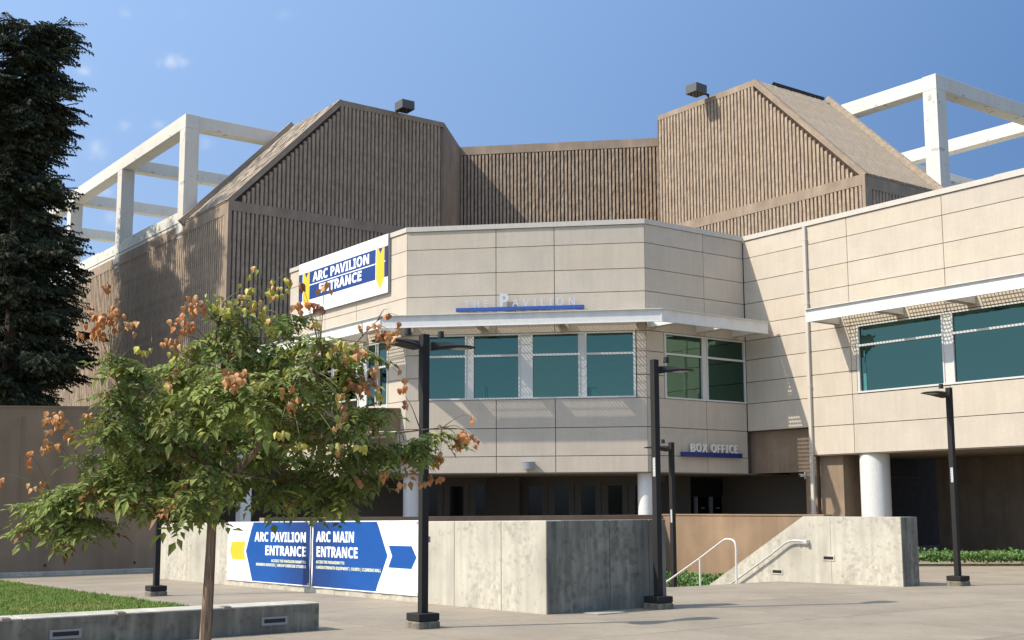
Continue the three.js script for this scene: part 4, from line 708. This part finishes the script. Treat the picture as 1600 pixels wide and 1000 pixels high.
  for (const [px, py, w, h, n, c, dz] of cs) {
    const P2 = [], K2 = []; const cen = L(ray(px, py, dz - (px > 195 && px < 640 && py > 470 ? 0.5 : 0))), stems = [], N2 = Math.round(n * 0.8);
    for (let i = 0; i < N2; i++) {
      const p = cen.clone().add(V((r() + r() - 1) * w / 150, (r() + r() - 1) * h / 150, (r() + r() - 1) * (w + h) / 2 / 150));
      e.set((r() - 0.5) * 1.1, r() * 6.28, (r() - 0.5) * 1.1); q.setFromEuler(e); const s = 1.0 + 0.45 * r(); m.compose(p, q, V(s, s * 1.05, s)); const k = 0.75 + 0.5 * r(), mixc = r() < 0.2 ? PT : c;
      for (const a of pod(r)) { v.set(...a).applyMatrix4(m); P2.push(v.x, v.y, v.z); K2.push(mixc[0] * k, mixc[1] * k, mixc[2] * k); }
    }
    const g2 = new THREE.BufferGeometry(); g2.setAttribute('position', new THREE.Float32BufferAttribute(P2, 3)); g2.setAttribute('color', new THREE.Float32BufferAttribute(K2, 3)); g2.computeVertexNormals(); mesh('seed_cluster', g2, podMat, o, 'stuff');
    let best = null, bd = 1e9; for (const P of limbs) for (const a of new THREE.CatmullRomCurve3(P).getPoints(10)) { const d = a.distanceTo(cen); if (d < bd) { bd = d; best = a; } }
    const mid = best.clone().lerp(cen, 0.6).add(V(0, 0.07, 0)); twig.push(tube([best, mid, cen.clone().add(V(0, 0.05, 0))], 0.007, 0.002, 8, 5));
  }
  mesh('twigs', uvMap(merge(twig)), std(C(0.17, 0.15, 0.07), 0.9), o, 'stuff');
}
// ---------------------------------------------------------------- redwood at the left edge
{
  const r = rng(4242), o = thing('redwood_tree', 'tall dark redwood at the left edge, nearest of the redwoods by the arena side wall', 'tree', V(-22.35, -0.35, -53.5));
  const H = 24.2;
  mesh('trunk', uvMap(tube([V(0, -0.3, 0), V(0.1, 8, 0), V(0, 17, 0.1), V(0, H - 1.2, 0)], 0.5, 0.03, 20, 10)), M.barkdark, o);
  const spray = [];                                          // flat feathery spray along +x, 0.9 m long
  { const rs = rng(9); for (let i = 0; i < 9; i++) { const t = i / 9, side = i % 2 ? 1 : -1, x = 0.1 + 0.7 * t, l = 0.34 * (1 - 0.6 * t) * (0.8 + 0.4 * rs()), a = side * (0.65 + 0.3 * rs()), w = 0.032; const dx = Math.cos(a) * l, dz = Math.sin(a) * l, dy = -0.05 - 0.08 * rs(); spray.push(x, -0.12 * t * t, 0, x + dx * 0.5 - Math.sin(a) * w, dy * 0.4, dz * 0.5 + Math.cos(a) * w, x + dx, dy - 0.1 * t, dz, x, -0.12 * t * t, 0, x + dx, dy - 0.1 * t, dz, x + dx * 0.5 + Math.sin(a) * w, dy * 0.4, dz * 0.5 - Math.cos(a) * w); } spray.push(0, 0, 0.035, 0.95, -0.16, 0, 0, 0, -0.035, 0, 0.03, 0, 0.9, -0.14, 0.0, 0, -0.05, 0); }
  const sg = new THREE.BufferGeometry(); sg.setAttribute('position', new THREE.Float32BufferAttribute(spray, 3)); sg.computeVertexNormals();
  const list = [], bran = [], q = new THREE.Quaternion(), e = new THREE.Euler(), m = new THREE.Matrix4(), c = new THREE.Color();
  const addBranch = (h, az, len, rise) => {
    const d = V(Math.cos(az), 0, Math.sin(az)), P = [V(0, h, 0), V(0, h + rise * len, 0).addScaledVector(d, len * 0.5), V(0, h + rise * len * 0.7 - 0.06 * len, 0).addScaledVector(d, len)];
    bran.push(tube(P, 0.028 * len * 0.45 + 0.015, 0.012, 5, 5));
    const cu = new THREE.CatmullRomCurve3(P), n = Math.round(len * 24);
    for (let i = 0; i < n; i++) { const t = 0.04 + 0.97 * r(), p = cu.getPoint(Math.min(1, t)), spread = 0.16 + 0.34 * len * 0.3 * (1 - Math.abs(t - 0.6)); p.add(V((r() - 0.5) * spread * 2, (r() - 0.6) * 0.34, (r() - 0.5) * spread * 2)); list.push([p, az + (r() - 0.5) * 2.0, -0.15 - 0.5 * r() + 0.5 * (t > 0.85) * r(), 0.65 + 0.65 * r()]); }
  };
  // outline against the sky: rows where boughs reach out to the right, in metres above the foot
  const reach = (h) => { const f = [[0, 2], [1.43, 1.7], [4.41, 2.11], [7.09, 1.97], [8.13, 2.11], [9.03, 3.4], [10.07, 3.23], [10.96, 2.74], [12.15, 2.52], [12.6, 2.3], [13.34, 2.85], [13.82, 2.38], [14.53, 2.58], [15.13, 1.48], [15.79, 0.99], [16.2, 2.3], [16.74, 3.07], [17.04, 1.59], [17.57, 0.66], [17.96, 0.82], [18.59, 1.37], [20.01, 2.41], [21.09, 2.9], [22.04, 1.48], [22.58, 1.97], [23.47, 2.47], [24.07, 2.08], [24.66, 1.48]]; for (let i = 0; i + 1 < f.length; i++) if (h <= f[i + 1][0]) { const t = (h - f[i][0]) / (f[i + 1][0] - f[i][0]); return f[i][1] * (1 - t) + f[i + 1][1] * t; } return 0.4; };
  for (let h = 2.2; h < H; h += 0.42) for (let k = 0; k < 4; k++) { const len = reach(h) * (h > 17 ? 0.88 : 0.96) * (k === 0 ? 1 : 0.5 + 0.45 * r()); addBranch(h - 0.1 * len, k === 0 ? (r() - 0.5) * 0.9 : r() * 6.283, len, 0.10 - 0.12 * r() + 0.12 * (h > 20)); }
  const im = new THREE.InstancedMesh(sg, std(C(1, 1, 1), 0.8, { side: THREE.DoubleSide }), list.length);
  list.forEach(([p, az, tilt, s], i) => { e.set((r() - 0.5) * 0.9, -az, tilt, 'YXZ'); q.setFromEuler(e); m.compose(p, q, V(s, s, s)); im.setMatrixAt(i, m); const k = 0.6 + 0.8 * r(); const bn = r() < 0.15 ? 1.5 : 1; c.setRGB(0.030 * k * bn, 0.042 * k, 0.017 * k); im.setColorAt(i, c); });
  im.name = 'crown'; im.userData.kind = 'stuff'; im.castShadow = im.receiveShadow = true; o.add(im);
  mesh('limbs', uvMap(merge(bran)), M.barkdark, o, 'stuff');
  const shadeTwin = o.clone(); shadeTwin.name = numbered('redwood_tree'); scene.add(shadeTwin); shadeTwin.position.set(-25.7, -0.35, -61.2); shadeTwin.rotation.y = 2.1; shadeTwin.scale.set(1.12, 0.98, 1.12);  // two further redwoods, added to cast shade on the arena side wall
  const shadeThird = o.clone(); shadeThird.name = numbered('redwood_tree'); scene.add(shadeThird); shadeThird.position.set(-25.7, -0.35, -57.4); shadeThird.rotation.y = 4.0; shadeThird.scale.set(1.2, 0.97, 1.2); tag(shadeThird, 'added redwood mostly outside the left edge, there to shade the arena side wall', 'tree');
  tag(shadeTwin, 'added redwood standing farthest back, there to shade the arena side wall', 'tree');
}
renderer.render(scene, camera);
